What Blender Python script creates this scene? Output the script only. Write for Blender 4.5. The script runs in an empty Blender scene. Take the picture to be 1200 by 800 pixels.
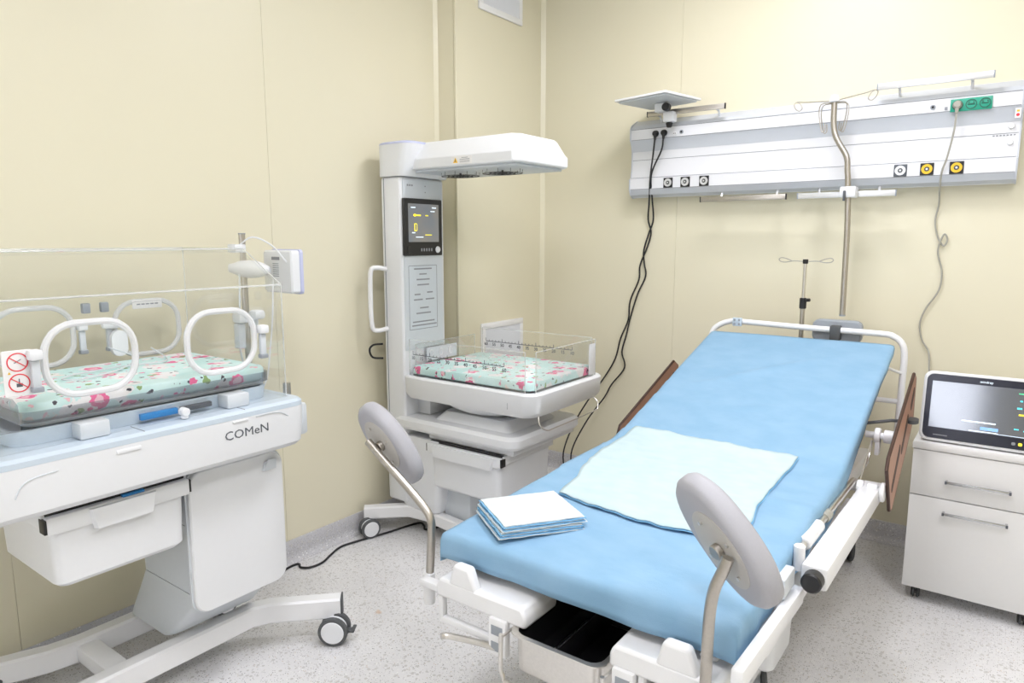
import bpy, bmesh, math, random
from mathutils import Vector, Matrix, noise
random.seed(4)
S = bpy.context.scene
COL = S.collection

# ------------------------------------------------------------------ camera
cam_d = bpy.data.cameras.new('camera'); cam = bpy.data.objects.new('camera', cam_d); COL.objects.link(cam)
cam_d.sensor_width = 36.0; cam_d.lens = 805.0/1200*36; cam_d.clip_start = .05; cam_d.clip_end = 100
CAM = Vector((2.5076, -3.5454, 1.42))
cam.location = CAM
cam.rotation_euler = (math.pi/2-math.atan(119/805.0), 0, math.radians(36.3))
S.camera = cam

# ------------------------------------------------------------------ world, exposure
w = bpy.data.worlds.new('world'); S.world = w; w.use_nodes = True
wn = w.node_tree.nodes; wl = w.node_tree.links
bg = wn['Background']
bg.inputs['Color'].default_value = (.88, .90, 1.0, 1); bg.inputs['Strength'].default_value = 8.0
vs = S.view_settings
vs.view_transform = 'Standard'; vs.look = 'None'; vs.gamma = 1; vs.use_curve_mapping = False
vs.exposure = -0.22
S.cycles.transparent_max_bounces = 40
LAMP_POWER = 25.0          # watts of each ceiling panel
RX, RY, RZ = 4.7, -5.8, 3.0   # room extents

# ------------------------------------------------------------------ materials
def newmat(name):
    m = bpy.data.materials.new(name); m.use_nodes = True
    return m, m.node_tree.nodes, m.node_tree.links, m.node_tree.nodes['Principled BSDF']
def mat(name, c, rough=.5, metal=0, bump=0, scale=60, var=.03, coat=0, emit=0, spec=.5):
    m, n, l, b = newmat(name)
    tc = n.new('ShaderNodeTexCoord'); nz = n.new('ShaderNodeTexNoise'); nz.inputs['Scale'].default_value = scale
    l.new(tc.outputs['Object'], nz.inputs['Vector'])
    mx = n.new('ShaderNodeMix'); mx.data_type = 'RGBA'
    mx.inputs['A'].default_value = (*[max(0, v*(1-var)) for v in c], 1)
    mx.inputs['B'].default_value = (*[min(1, v*(1+var)) for v in c], 1)
    l.new(nz.outputs['Fac'], mx.inputs['Factor']); l.new(mx.outputs['Result'], b.inputs['Base Color'])
    b.inputs['Roughness'].default_value = rough; b.inputs['Metallic'].default_value = metal
    b.inputs['Coat Weight'].default_value = coat; b.inputs['Specular IOR Level'].default_value = spec
    if bump:
        bp = n.new('ShaderNodeBump'); bp.inputs['Strength'].default_value = bump; bp.inputs['Distance'].default_value = .002
        l.new(nz.outputs['Fac'], bp.inputs['Height']); l.new(bp.outputs['Normal'], b.inputs['Normal'])
    if emit:
        l.new(mx.outputs['Result'], b.inputs['Emission Color']); b.inputs['Emission Strength'].default_value = emit
    return m
def clear(name, tint=(.97, .985, .98), refl=1.0, haze=.0, hz=(.9, .93, .95)):
    """thin clear acrylic: see-through with a Fresnel gloss"""
    m, n, l, b = newmat(name); out = n['Material Output']; n.remove(b)
    tr = n.new('ShaderNodeBsdfTransparent'); tr.inputs[0].default_value = (*tint, 1)
    gl = n.new('ShaderNodeBsdfGlossy'); gl.inputs['Roughness'].default_value = .03
    df = n.new('ShaderNodeBsdfDiffuse'); df.inputs[0].default_value = (*hz, 1)
    fr = n.new('ShaderNodeFresnel'); fr.inputs[0].default_value = 1.45
    sc = n.new('ShaderNodeMath'); sc.operation = 'MULTIPLY'; sc.inputs[1].default_value = refl
    nz = n.new('ShaderNodeTexNoise'); nz.inputs['Scale'].default_value = 8
    hm = n.new('ShaderNodeMath'); hm.operation = 'MULTIPLY_ADD'; hm.inputs[1].default_value = haze*.1; hm.inputs[2].default_value = haze*.95
    l.new(nz.outputs['Fac'], hm.inputs[0])
    m0 = n.new('ShaderNodeMixShader'); l.new(hm.outputs[0], m0.inputs[0]); l.new(tr.outputs[0], m0.inputs[1]); l.new(df.outputs[0], m0.inputs[2])
    m1 = n.new('ShaderNodeMixShader'); l.new(fr.outputs[0], sc.inputs[0]); l.new(sc.outputs[0], m1.inputs[0])
    l.new(m0.outputs[0], m1.inputs[1]); l.new(gl.outputs[0], m1.inputs[2]); l.new(m1.outputs[0], out.inputs['Surface'])
    return m
def ramp(n, stops, interp='LINEAR'):
    r = n.new('ShaderNodeValToRGB'); r.color_ramp.interpolation = interp
    e = r.color_ramp.elements
    while len(e) < len(stops): e.new(.5)
    for k, (p, c) in enumerate(stops): e[k].position = p; e[k].color = (*c, 1) if len(c) == 3 else c
    return r
def terrazzo(name, base, stain=None):
    m, n, l, b = newmat(name); tc = n.new('ShaderNodeTexCoord')
    cur = None
    nz = n.new('ShaderNodeTexNoise'); nz.inputs['Scale'].default_value = 3.5; nz.inputs['Detail'].default_value = 4
    l.new(tc.outputs['Object'], nz.inputs['Vector'])
    r0 = ramp(n, [(.3, [v*.93 for v in base]), (.7, [min(1, v*1.05) for v in base])]); l.new(nz.outputs['Fac'], r0.inputs[0])
    cur = r0.outputs['Color']
    for sc, thr, dens, col in ((110, .20, .22, (.16, .15, .15)), (130, .30, .5, (.84, .84, .83)), (170, .27, .40, (.36, .35, .34)), (120, .22, .10, (.55, .44, .32)), (75, .22, .25, (.88, .88, .87)), (60, .34, .4, (.60, .59, .58))):
        v = n.new('ShaderNodeTexVoronoi'); v.inputs['Scale'].default_value = sc; l.new(tc.outputs['Object'], v.inputs['Vector'])
        mp = n.new('ShaderNodeVectorMath'); mp.operation = 'DISTANCE'
        lt = n.new('ShaderNodeMath'); lt.operation = 'LESS_THAN'; lt.inputs[1].default_value = thr; l.new(v.outputs['Distance'], lt.inputs[0])
        sp = n.new('ShaderNodeSeparateColor'); l.new(v.outputs['Color'], sp.inputs[0])
        l2 = n.new('ShaderNodeMath'); l2.operation = 'LESS_THAN'; l2.inputs[1].default_value = dens; l.new(sp.outputs[0], l2.inputs[0])
        mu = n.new('ShaderNodeMath'); mu.operation = 'MULTIPLY'; l.new(lt.outputs[0], mu.inputs[0]); l.new(l2.outputs[0], mu.inputs[1])
        mx = n.new('ShaderNodeMix'); mx.data_type = 'RGBA'; l.new(mu.outputs[0], mx.inputs['Factor'])
        l.new(cur, mx.inputs['A']); mx.inputs['B'].default_value = (*col, 1); cur = mx.outputs['Result']; n.remove(mp)
    if stain:
        d = n.new('ShaderNodeVectorMath'); d.operation = 'DISTANCE'; l.new(tc.outputs['Object'], d.inputs[0]); d.inputs[1].default_value = stain
        n2 = n.new('ShaderNodeTexNoise'); n2.inputs['Scale'].default_value = 45; l.new(tc.outputs['Object'], n2.inputs['Vector'])
        ad = n.new('ShaderNodeMath'); ad.operation = 'MULTIPLY_ADD'; ad.inputs[1].default_value = .045; l.new(n2.outputs['Fac'], ad.inputs[0]); l.new(d.outputs['Value'], ad.inputs[2])
        r = ramp(n, [(.026, (.55, .55, .55)), (.040, (0, 0, 0))]); l.new(ad.outputs[0], r.inputs[0])
        mx = n.new('ShaderNodeMix'); mx.data_type = 'RGBA'; l.new(r.outputs['Color'], mx.inputs['Factor']); l.new(cur, mx.inputs['A'])
        mx.inputs['B'].default_value = (.66, .42, .22, 1); cur = mx.outputs['Result']
    l.new(cur, b.inputs['Base Color']); b.inputs['Roughness'].default_value = .42
    return m
def floral(name):
    """mint cotton print with pink, green and dark blotches"""
    m, n, l, b = newmat(name); tc = n.new('ShaderNodeTexCoord')
    wv = n.new('ShaderNodeTexNoise'); wv.inputs['Scale'].default_value = 45; l.new(tc.outputs['Object'], wv.inputs['Vector'])
    add = n.new('ShaderNodeMix'); add.data_type = 'RGBA'; add.blend_type = 'ADD'; add.inputs['Factor'].default_value = .035
    l.new(tc.outputs['Object'], add.inputs['A']); l.new(wv.outputs['Color'], add.inputs['B'])
    cur = None
    base = ramp(n, [(.35, (.56, .80, .79)), (.65, (.68, .87, .86))]); nb = n.new('ShaderNodeTexNoise'); nb.inputs['Scale'].default_value = 9
    l.new(tc.outputs['Object'], nb.inputs['Vector']); l.new(nb.outputs['Fac'], base.inputs[0]); cur = base.outputs['Color']
    for sc, thr, dens, col, off in ((12, .42, .85, (.86, .85, .86), 0), (13, .33, .60, (.80, .16, .34), 0), (13, .18, .60, (.85, .55, .62), 0), (17, .20, .45, (.28, .42, .18), 3.3), (22, .19, .6, (.80, .20, .38), 5.1), (34, .19, .40, (.06, .06, .08), 1.7), (15, .13, .8, (.90, .75, .70), 0), (30, .22, .35, (.88, .55, .60), 8.8)):
        mp = n.new('ShaderNodeMapping'); mp.inputs['Location'].default_value = (off, off*.7, off*.3); l.new(add.outputs['Result'], mp.inputs['Vector'])
        v = n.new('ShaderNodeTexVoronoi'); v.inputs['Scale'].default_value = sc; l.new(mp.outputs[0], v.inputs['Vector'])
        lt = n.new('ShaderNodeMath'); lt.operation = 'LESS_THAN'; lt.inputs[1].default_value = thr; l.new(v.outputs['Distance'], lt.inputs[0])
        sp = n.new('ShaderNodeSeparateColor'); l.new(v.outputs['Color'], sp.inputs[0])
        l2 = n.new('ShaderNodeMath'); l2.operation = 'LESS_THAN'; l2.inputs[1].default_value = dens; l.new(sp.outputs[0], l2.inputs[0])
        mu = n.new('ShaderNodeMath'); mu.operation = 'MULTIPLY'; l.new(lt.outputs[0], mu.inputs[0]); l.new(l2.outputs[0], mu.inputs[1])
        mx = n.new('ShaderNodeMix'); mx.data_type = 'RGBA'; l.new(mu.outputs[0], mx.inputs['Factor'])
        l.new(cur, mx.inputs['A']); mx.inputs['B'].default_value = (*col, 1); cur = mx.outputs['Result']
    l.new(cur, b.inputs['Base Color']); b.inputs['Roughness'].default_value = .75
    return m

WALL = mat('wall_cladding', (.79, .745, .575), .38, var=.012, scale=2.5, spec=.35)
WALLTRIM = mat('wall_corner_strip', (.80, .758, .585), .35, var=.01)
SEAM = mat('joint_gap', (.62, .57, .42), .7)
CEIL = mat('ceiling_white', (.86, .86, .85), .8, var=.01)
FLOOR = terrazzo('floor_speckled_vinyl', (.78, .775, .785), stain=(.63, -1.86, 0))
BASE = terrazzo('coving_speckled_vinyl', (.60, .595, .62))
WHITE = mat('white_plastic', (.82, .835, .86), .32, var=.01)
WHITE2 = mat('white_painted_metal', (.88, .885, .90), .28, var=.01)
GREYW = mat('light_grey_plastic', (.66, .70, .74), .4, var=.015)
BLUEW = mat('bluish_deck_plastic', (.60, .69, .78), .3, var=.015)
MIDGREY = mat('mid_grey_plastic', (.33, .36, .40), .5)
GREY = mat('leg_rest_vinyl', (.43, .43, .465), .5, bump=.15, scale=300)
PLATEG = mat('leg_rest_plate', (.50, .48, .45), .45)
BLACK = mat('black_plastic', (.015, .015, .017), .4)
RUBBER = mat('dark_grey_rubber', (.09, .095, .10), .6)
STEEL = mat('brushed_steel', (.70, .68, .65), .30, 1.0, scale=150, var=.08)
STEELD = mat('warm_grey_steel', (.50, .47, .43), .35, 1.0, scale=150, var=.08)
ALU = mat('anodised_aluminium', (.74, .75, .77), .35, .55, scale=80)
PANEL = mat('headwall_white_enamel', (.80, .81, .84), .33, var=.01)
PANELG = mat('headwall_grey_with_shade', (.60, .63, .68), .38, var=.015)  # grey of end caps and slope; shade painted on lip and concave band
LINE = mat('joint_line_grey', (.25, .26, .29), .6)
PRINTG = mat('grey_print', (.30, .31, .34), .6)
LOGO = mat('charcoal_print', (.10, .11, .13), .5)
RED = mat('red_print', (.80, .05, .07), .5)
PAPER = mat('label_white', (.88, .87, .87), .5)
YEL = mat('yellow_enamel', (.90, .55, .03), .4)
GREEN = mat('green_socket_plastic', (.02, .36, .24), .35)
GREEND = mat('dark_green_plastic', (.01, .12, .08), .4)
WOOD = mat('brown_laminate', (.46, .24, .15), .45, scale=25, var=.12)
WOODE = mat('dark_laminate_edge', (.07, .035, .025), .6)
CORDB = mat('black_cord_rubber', (.012, .012, .014), .45)
CORDG = mat('grey_cord_rubber', (.40, .39, .34), .5)
ORING = clear('milky_acrylic', (.97, .975, .98), .35, .66, (.93, .94, .96))
GLASS = clear('hood_acrylic', (.996, .998, .997), .22, .004)
GLASSE = clear('acrylic_edge', (.97, .98, .98), .35, .38, (.93, .94, .94))
TRAYC = clear('smoky_tray_acrylic', (.86, .87, .89), .6, .10, (.6, .6, .65))
PRINT = floral('floral_cotton')
LILAC = mat('lilac_cap', (.55, .58, .80), .35)
SKYB = mat('blue_sticker', (.03, .25, .62), .5)
WALLCAB = mat('warm_white_laminate', (.80, .80, .795), .42, var=.01)
DARKSTEEL = mat('chrome_bar', (.55, .56, .58), .2, 1.0)
HEAT = mat('heater_dark_wire', (.06, .06, .06), .5, .5)

def fabric(name, c1, c2, rough=.8, scale=9, bump=.5):
    m, n, l, b = newmat(name); tc = n.new('ShaderNodeTexCoord')
    mp = n.new('ShaderNodeMapping'); mp.inputs['Scale'].default_value = (1, 1.6, 1); mp.inputs['Rotation'].default_value = (0, 0, .5); l.new(tc.outputs['Object'], mp.inputs[0])
    nz = n.new('ShaderNodeTexNoise'); nz.inputs['Scale'].default_value = scale; nz.inputs['Detail'].default_value = 3; l.new(mp.outputs[0], nz.inputs['Vector'])
    r = ramp(n, [(.35, c1), (.65, c2)]); l.new(nz.outputs['Fac'], r.inputs[0]); l.new(r.outputs[0], b.inputs['Base Color'])
    nf = n.new('ShaderNodeTexNoise'); nf.inputs['Scale'].default_value = 420; l.new(tc.outputs['Object'], nf.inputs['Vector'])
    ad = n.new('ShaderNodeMath'); ad.operation = 'MULTIPLY_ADD'; ad.inputs[1].default_value = .12; l.new(nf.outputs['Fac'], ad.inputs[0]); l.new(nz.outputs['Fac'], ad.inputs[2])
    bp = n.new('ShaderNodeBump'); bp.inputs['Strength'].default_value = bump; bp.inputs['Distance'].default_value = .006; l.new(ad.outputs[0], bp.inputs['Height']); l.new(bp.outputs[0], b.inputs['Normal'])
    b.inputs['Roughness'].default_value = rough; b.inputs['Specular IOR Level'].default_value = .3
    return m
SHEET = fabric('blue_nonwoven', (.245, .435, .625), (.285, .475, .665), .65)
PADW = fabric('pale_blue_pad_cloth', (.52, .66, .70), (.57, .70, .73), .8, 14, .35)
PADB = fabric('blue_pad_backing', (.20, .47, .74), (.26, .53, .78), .6, 14, .3)
PADWW = fabric('white_pad_cloth', (.66, .72, .74), (.72, .76, .775), .8, 20, .5)

# ------------------------------------------------------------------ mesh builder
class G:
    def __init__(s): s.b = bmesh.new()
    def _add(s, t, M=None):
        if M is not None: bmesh.ops.transform(t, matrix=M, verts=t.verts)
        me = bpy.data.meshes.new('t'); t.to_mesh(me); t.free(); s.b.from_mesh(me); bpy.data.meshes.remove(me); return s
    def box(s, x0, x1, y0, y1, z0, z1, bev=.003, seg=2, M=None):
        t = bmesh.new(); bmesh.ops.create_cube(t, size=1)
        bmesh.ops.transform(t, matrix=Matrix.Translation(((x0+x1)/2, (y0+y1)/2, (z0+z1)/2)) @ Matrix.Diagonal((abs(x1-x0), abs(y1-y0), abs(z1-z0), 1)), verts=t.verts)
        if bev: bmesh.ops.bevel(t, geom=t.edges[:], offset=min(bev, .45*min(abs(x1-x0), abs(y1-y0), abs(z1-z0))), segments=seg, profile=.5, affect='EDGES')
        return s._add(t, M)
    def loft(s, loops, cap0=True, cap1=True, closed=True, M=None, ring=False):
        t = bmesh.new(); R = [[t.verts.new(p) for p in lp] for lp in loops]; n = len(loops[0])
        rr = range(len(R) if ring else len(R)-1)
        for i in rr:
            a, b_ = R[i], R[(i+1) % len(R)]
            for j in range(n if closed else n-1):
                k = (j+1) % n
                try: t.faces.new((a[j], a[k], b_[k], b_[j]))
                except ValueError: pass
        if cap0 and not ring: t.faces.new(R[0][::-1])
        if cap1 and not ring: t.faces.new(R[-1])
        bmesh.ops.recalc_face_normals(t, faces=t.faces[:])
        return s._add(t, M)
    def cyl(s, p0, p1, r, r1=None, n=20, bev=0):
        p0, p1 = Vector(p0), Vector(p1); r1 = r if r1 is None else r1
        d = (p1-p0).normalized(); u = d.orthogonal().normalized(); v = d.cross(u); L = (p1-p0).length
        c = lambda o, q: [o+(u*math.cos(2*math.pi*i/n)+v*math.sin(2*math.pi*i/n))*q for i in range(n)]
        if bev: lp = [c(p0, r-bev), c(p0+d*bev, r), c(p1-d*bev, r1), c(p1, r1-bev)]
        else: lp = [c(p0, r), c(p1, r1)]
        return s.loft(lp)
    def tube(s, pts, r, n=8, smooth=4, closed=False, cap=True, flat=1.0):
        P = path(pts, smooth, closed) if smooth else [Vector(p) for p in pts]
        N = len(P); loops = []; u = None
        for i in range(N):
            if closed: d = (P[(i+1) % N]-P[i-1])
            else: d = P[min(i+1, N-1)]-P[max(i-1, 0)]
            d.normalize()
            if u is None: u = d.orthogonal().normalized()
            u = (u-d*u.dot(d)).normalized(); v = d.cross(u)
            loops.append([P[i]+(u*math.cos(2*math.pi*k/n)+v*math.sin(2*math.pi*k/n)*flat)*r for k in range(n)])
        return s.loft(loops, ring=closed)
    def bar(s, pts, wd, ht, miter=True):
        """rectangular tube along a flat (xy) polyline"""
        P = [Vector(p) for p in pts]; loops = []
        for i, p in enumerate(P):
            a = (P[i]-P[i-1]).normalized() if i else None; c = (P[i+1]-P[i]).normalized() if i < len(P)-1 else None
            d = ((a or c)+(c or a)).normalized(); sd = Vector((0, 0, 1)).cross(d).normalized()
            k = 1/max(.5, d.dot(a or c)); hw = wd/2*k; hh = ht/2; e = min(.007, hh*.4)
            up = Vector((0, 0, 1))
            q = [(-hw, -hh+e), (-hw+e, -hh), (hw-e, -hh), (hw, -hh+e), (hw, hh-e), (hw-e, hh), (-hw+e, hh), (-hw, hh-e)]
            loops.append([p+sd*x+up*z for x, z in q])
        return s.loft(loops)
    def plate(s, M, wd, ht, r, th, bev=.001, seg=6):
        """rounded rectangle in local XY, thickness +Z, on matrix M"""
        o = rrect(wd, ht, r, seg); i_ = rrect(wd-2*bev, ht-2*bev, max(r-bev, .0005), seg)
        lp = [[Vector((x, y, 0)) for x, y in o], [Vector((x, y, th-bev)) for x, y in o], [Vector((x, y, th)) for x, y in i_]]
        return s.loft(lp, M=M)
    def poly(s, M, pts, th):
        return s.loft([[Vector((x, y, 0)) for x, y in pts], [Vector((x, y, th)) for x, y in pts]], M=M)
    def ringplate(s, M, ro, ri, th, n=28, sx=1, a0=0, a1=None):
        t = bmesh.new(); full = a1 is None; a1_ = 2*math.pi if full else a1
        m = n if full else n+1; L = []
        for k in range(m):
            a = a0+(a1_-a0)*k/n
            L.append([Vector((math.cos(a)*q*sx, math.sin(a)*q, z)) for q, z in ((ro, 0), (ro, th), (ri, th), (ri, 0))])
        t.free(); return s.loft(L, M=M, ring=full)
    def obj(s, name, m, parent=None, smooth=True, ang=35):
        b = s.b; bmesh.ops.recalc_face_normals(b, faces=b.faces[:]) if False else None
        for f in b.faces: f.smooth = smooth
        if smooth:
            for e in b.edges:
                if len(e.link_faces) == 2 and e.calc_face_angle(0) > math.radians(ang): e.smooth = False
        me = bpy.data.meshes.new(name)
        if parent is not None:
            loc = parent_loc(parent); bmesh.ops.transform(b, matrix=Matrix.Translation(-loc), verts=b.verts)
        b.to_mesh(me); b.free(); me.materials.append(m)
        o = bpy.data.objects.new(name, me); COL.objects.link(o)
        if parent is not None: o.parent = parent
        return o
def parent_loc(p):
    v = Vector((0, 0, 0))
    while p is not None: v += p.location; p = p.parent
    return v
def path(pts, k=6, closed=False):
    P = [Vector(p) for p in pts]; N = len(P); out = []
    rng = range(N if closed else N-1)
    for i in rng:
        p0 = P[(i-1) % N] if closed or i > 0 else P[0]*2-P[1]
        p1 = P[i]; p2 = P[(i+1) % N]; p3 = P[(i+2) % N] if closed or i < N-2 else P[-1]*2-P[-2]
        for j in range(k):
            t = j/k
            out.append(.5*((2*p1)+(-p0+p2)*t+(2*p0-5*p1+4*p2-p3)*t*t+(-p0+3*p1-3*p2+p3)*t**3))
    if not closed: out.append(P[-1])
    return out
def rrect(w_, h_, r, seg=6):
    r = min(r, w_/2-1e-4, h_/2-1e-4); o = []
    for cx, cy, a in ((w_/2-r, h_/2-r, 0), (-w_/2+r, h_/2-r, 90), (-w_/2+r, -h_/2+r, 180), (w_/2-r, -h_/2+r, 270)):
        for k in range(seg+1):
            t = math.radians(a+90*k/seg); o.append((cx+r*math.cos(t), cy+r*math.sin(t)))
    return o
def fr(o, x, n_):
    """matrix: origin o, local X along x, local Z along n"""
    x = Vector(x).normalized(); n_ = Vector(n_).normalized(); y = n_.cross(x).normalized(); x = y.cross(n_)
    return Matrix(((x.x, y.x, n_.x, o[0]), (x.y, y.y, n_.y, o[1]), (x.z, y.z, n_.z, o[2]), (0, 0, 0, 1)))
def thing(name, loc, label, cat, group=None):
    o = bpy.data.objects.new(name, None); COL.objects.link(o); o.location = loc; o.empty_display_size = .1
    o['label'] = label; o['category'] = cat
    if group: o['group'] = group
    return o
def tag(o, label, cat, group=None):
    o['label'] = label; o['category'] = cat
    if group: o['group'] = group
    return o
def struct(o): o['kind'] = 'structure'; return o
def origin(o, loc):
    loc = Vector(loc); o.data.transform(Matrix.Translation(-loc)); o.location = loc; return o
def text(s, M, size, m, name, parent, ext=.0004, bold=0, align='CENTER', sx=1):
    c = bpy.data.curves.new(name, 'FONT'); c.body = s; c.size = size; c.extrude = ext; c.align_x = align; c.align_y = 'CENTER'; c.offset = bold; c.resolution_u = 2
    t = bpy.data.objects.new('t', c); me = bpy.data.meshes.new_from_object(t); me.name = name; bpy.data.objects.remove(t)
    me.transform(Matrix.Diagonal((sx, 1, 1, 1))); me.transform(M); me.transform(Matrix.Translation(-parent_loc(parent)))
    me.materials.clear(); me.materials.append(m)
    o = bpy.data.objects.new(name, me); COL.objects.link(o); o.parent = parent; return o

# ================================================================== SETTING
# floor
fl = struct(G().box(0, RX, RY, 0, -.12, 0, 0).obj('floor', FLOOR))
ce = struct(G().box(-.12, RX+.12, RY-.12, .12, RZ, RZ+.12, 0).obj('ceiling', CEIL))
# walls: a backing with cladding panels standing proud, thin recessed joints between them
def clad(name, backing, panels):
    wl_ = struct(backing.obj(name, SEAM))
    for g in panels: g.obj('cladding_panel', WALL, wl_)
    return wl_
T = .012; g_ = .0004
ys = [0, -.788, -1.812, -2.826, -3.84, -4.86, RY]
clad('wall_left', G().box(-.12, -T, RY, 0, 0, RZ, 0),
     [G().box(-T, 0, ys[i+1]+g_, ys[i]-g_, .09, RZ, .001, 1) for i in range(1, 6)])
xs = [0.13, 1.0, RX]
clad('wall_back', G().box(-.12, RX+.12, T, .12, 0, RZ, 0),
     [G().box(xs[i]+g_, xs[i+1]-g_, 0, T, .09, RZ, .001, 1) for i in range(2)])
struct(G().box(RX, RX+.12, RY, 0, 0, RZ, 0).obj('wall_right', WALL))
# boxed duct in the corner
db = struct(G().box(0, .13-T, -.788+T, 0, 0, RZ, 0).obj('wall_duct', SEAM))
G().box(.13-T, .13, -.788, -.001, .09, RZ, .001, 1).obj('cladding_panel', WALL, db)
G().box(.001, .13-T-.001, -.788, -.788+T, .09, RZ, .001, 1).obj('cladding_panel', WALL, db)
struct(G().box(.121, .1335, -.7915, -.779, .09, RZ, .002).obj('trim_1', WALLTRIM))
struct(G().loft([[Vector(p) for p in ((0.0005, -.812, z), (.012, -.7885, z), (.0005, -.7885, z))] for z in (.09, RZ)]).obj('trim_2', WALLTRIM))
struct(G().loft([[Vector(p) for p in ((.1305, -.022, z), (.152, -.0005, z), (.1305, -.0005, z))] for z in (.09, RZ)]).obj('trim_3', WALLTRIM))
# rear wall with the window and its blind
WX0, WX1, WZ0, WZ1 = .75, 2.33, .85, 2.35
rw = G(); rw.box(-.12, WX0, RY-.12, RY, 0, RZ, 0); rw.box(WX1, RX+.12, RY-.12, RY, 0, RZ, 0)
rw.box(WX0, WX1, RY-.12, RY, 0, WZ0, 0); rw.box(WX0, WX1, RY-.12, RY, WZ1, RZ, 0)
struct(rw.obj('wall_rear', WALL))
wf = G()
for a in ((WX0, WX0+.05, WZ0, WZ1), (WX1-.05, WX1, WZ0, WZ1), (WX0+.05, WX1-.05, WZ0, WZ0+.05), (WX0+.05, WX1-.05, WZ1-.05, WZ1), ((WX0+WX1)/2-.03, (WX0+WX1)/2+.03, WZ0+.05, WZ1-.05)):
    wf.box(a[0], a[1], RY-.1, RY-.03, a[2], a[3], .004)
win = struct(wf.obj('window_1', WHITE2))
G().box(WX0+.05, WX1-.05, RY-.07, RY-.064, WZ0+.05, WZ1-.05, 0).obj('pane', GLASS, win)
for k in range(14):
    z = WZ0+.08+k*.095
    G().box(-.72, .72, -.032, .032, -.0012, .0012, 0, M=Matrix.Translation(((WX0+WX1)/2, RY+.045, z)) @ Matrix.Rotation(math.radians(32), 4, 'X')).obj('blind_slat', WHITE, win)
# coved skirting of the floor vinyl
def cove(a, b_, n_):
    a, b_, n_ = Vector(a), Vector(b_), Vector(n_); pr = [(0.0005, .1), (.004, .1), (.006, .094), (.007, .05)]
    pr += [(.007+.028*(1-math.cos(t)), .035-.034*math.sin(t)) for t in [math.pi/2*i/5 for i in range(6)]] + [(.0005, .0008)]
    return G().loft([[p+n_*u+Vector((0, 0, z)) for u, z in pr] for p in (a, b_)])
struct(cove((0, RY, 0), (0, -.788, 0), (1, 0, 0)).obj('baseboard_left', BASE))
struct(cove((.13, -.79, 0), (.13, 0, 0), (1, 0, 0)).obj('baseboard_duct', BASE))
struct(cove((0, -.788, 0), (.13, -.788, 0), (0, -1, 0)).obj('baseboard_duct_front', BASE))
struct(cove((.13, 0, 0), (RX, 0, 0), (0, -1, 0)).obj('baseboard_back', BASE))
struct(cove((RX, RY, 0), (RX, 0, 0), (-1, 0, 0)).obj('baseboard_right', BASE))

# ceiling lights
for i, (lx, ly) in enumerate([(1.7, -1.1), (3.1, -1.95), (1.9, -3.0), (3.4, -3.9)]):
    t = thing('ceiling_light', (lx, ly, RZ), ['square white ceiling light nearest the corner with the warmer', 'square white ceiling light nearest the monitor cabinet', 'square white ceiling light nearest the incubator', 'square white ceiling light nearest the right rear of the room'][i], 'ceiling light', 'square ceiling lights')
    f = G()
    for a in ((-.3, .3, -.3, -.27), (-.3, .3, .27, .3), (-.3, -.27, -.27, .27), (.27, .3, -.27, .27)):
        f.box(lx+a[0], lx+a[1], ly+a[2], ly+a[3], RZ-.03, RZ-.0005, .003)
    f.obj('frame', WHITE2, t)
    G().box(lx-.27, lx+.27, ly-.27, ly+.27, RZ-.02, RZ-.012, .001).obj('diffuser', mat('lamp_diffuser', (1, 1, 1), .6, emit=6), t)
    L = bpy.data.lights.new('ceiling_lamp', 'AREA'); L.shape = 'SQUARE'; L.size = .54; L.energy = LAMP_POWER*(1.05, .98, .92, .48)[i]; L.color = (.945, .935, 1)
    lo = bpy.data.objects.new('ceiling_lamp', L); COL.objects.link(lo); lo.location = (0, 0, -.035); lo.parent = t

# ------------------------------------------------------------------ vents
def vent(z0, z1, y0, y1, label):
    x = .13; t = thing('air_vent', (x, (y0+y1)/2, (z0+z1)/2), label, 'air vent', 'white louvred vents on the boxed duct')
    b = .032; f = G()
    for a in ((y0, y1, z0, z0+b), (y0, y1, z1-b, z1), (y0, y0+b, z0+b, z1-b), (y1-b, y1, z0+b, z1-b)): f.box(x+.0005, x+.014, a[0], a[1], a[2], a[3], .003)
    f.obj('frame', WHITE2, t)
    G().box(x+.0005, x+.002, y0+b, y1-b, z0+b, z1-b, 0).obj('backing', GREYW, t)
    n = 13
    for k in range(n):
        y = y0+b+(y1-y0-2*b)*(k+.5)/n
        G().box(-.008, .008, -.0012, .0012, z0+b, z1-b, 0, M=Matrix.Translation((x+.0085, y, 0)) @ Matrix.Rotation(math.radians(38), 4, 'Z')).obj('slat', WHITE, t)
vent(2.607, 2.87, -.608, -.225, 'white louvred air vent high on the wall near the corner')
vent(.70, .9605, -.605, -.214, 'white louvred air vent low on the wall behind the warmer cradle')

# ================================================================== HEADWALL PANEL
PX0, PX1 = .765, 2.468
hp = thing('headwall_panel', ((PX0+PX1)/2, 0, 1.85), 'long white bed head supply panel with sockets and gas outlets', 'wall panel')
prof = [(0.0005, 1.652), (-.055, 1.645), (-.085, 1.66), (-.10, 1.688), (-.10, 1.745), (-.086, 1.752), (-.078, 1.80), (-.078, 1.885), (-.086, 1.915), (-.102, 1.945), (-.104, 2.0), (-.09, 2.02), (-.03, 2.052), (.0, 2.052)]
def lp(x, pr): return [Vector((x, min(y, -.0005), z)) for y, z in pr]
G().loft([lp(PX0+.006, prof), lp(PX1-.006, prof)]).obj('housing', PANEL, hp, ang=25)
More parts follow.
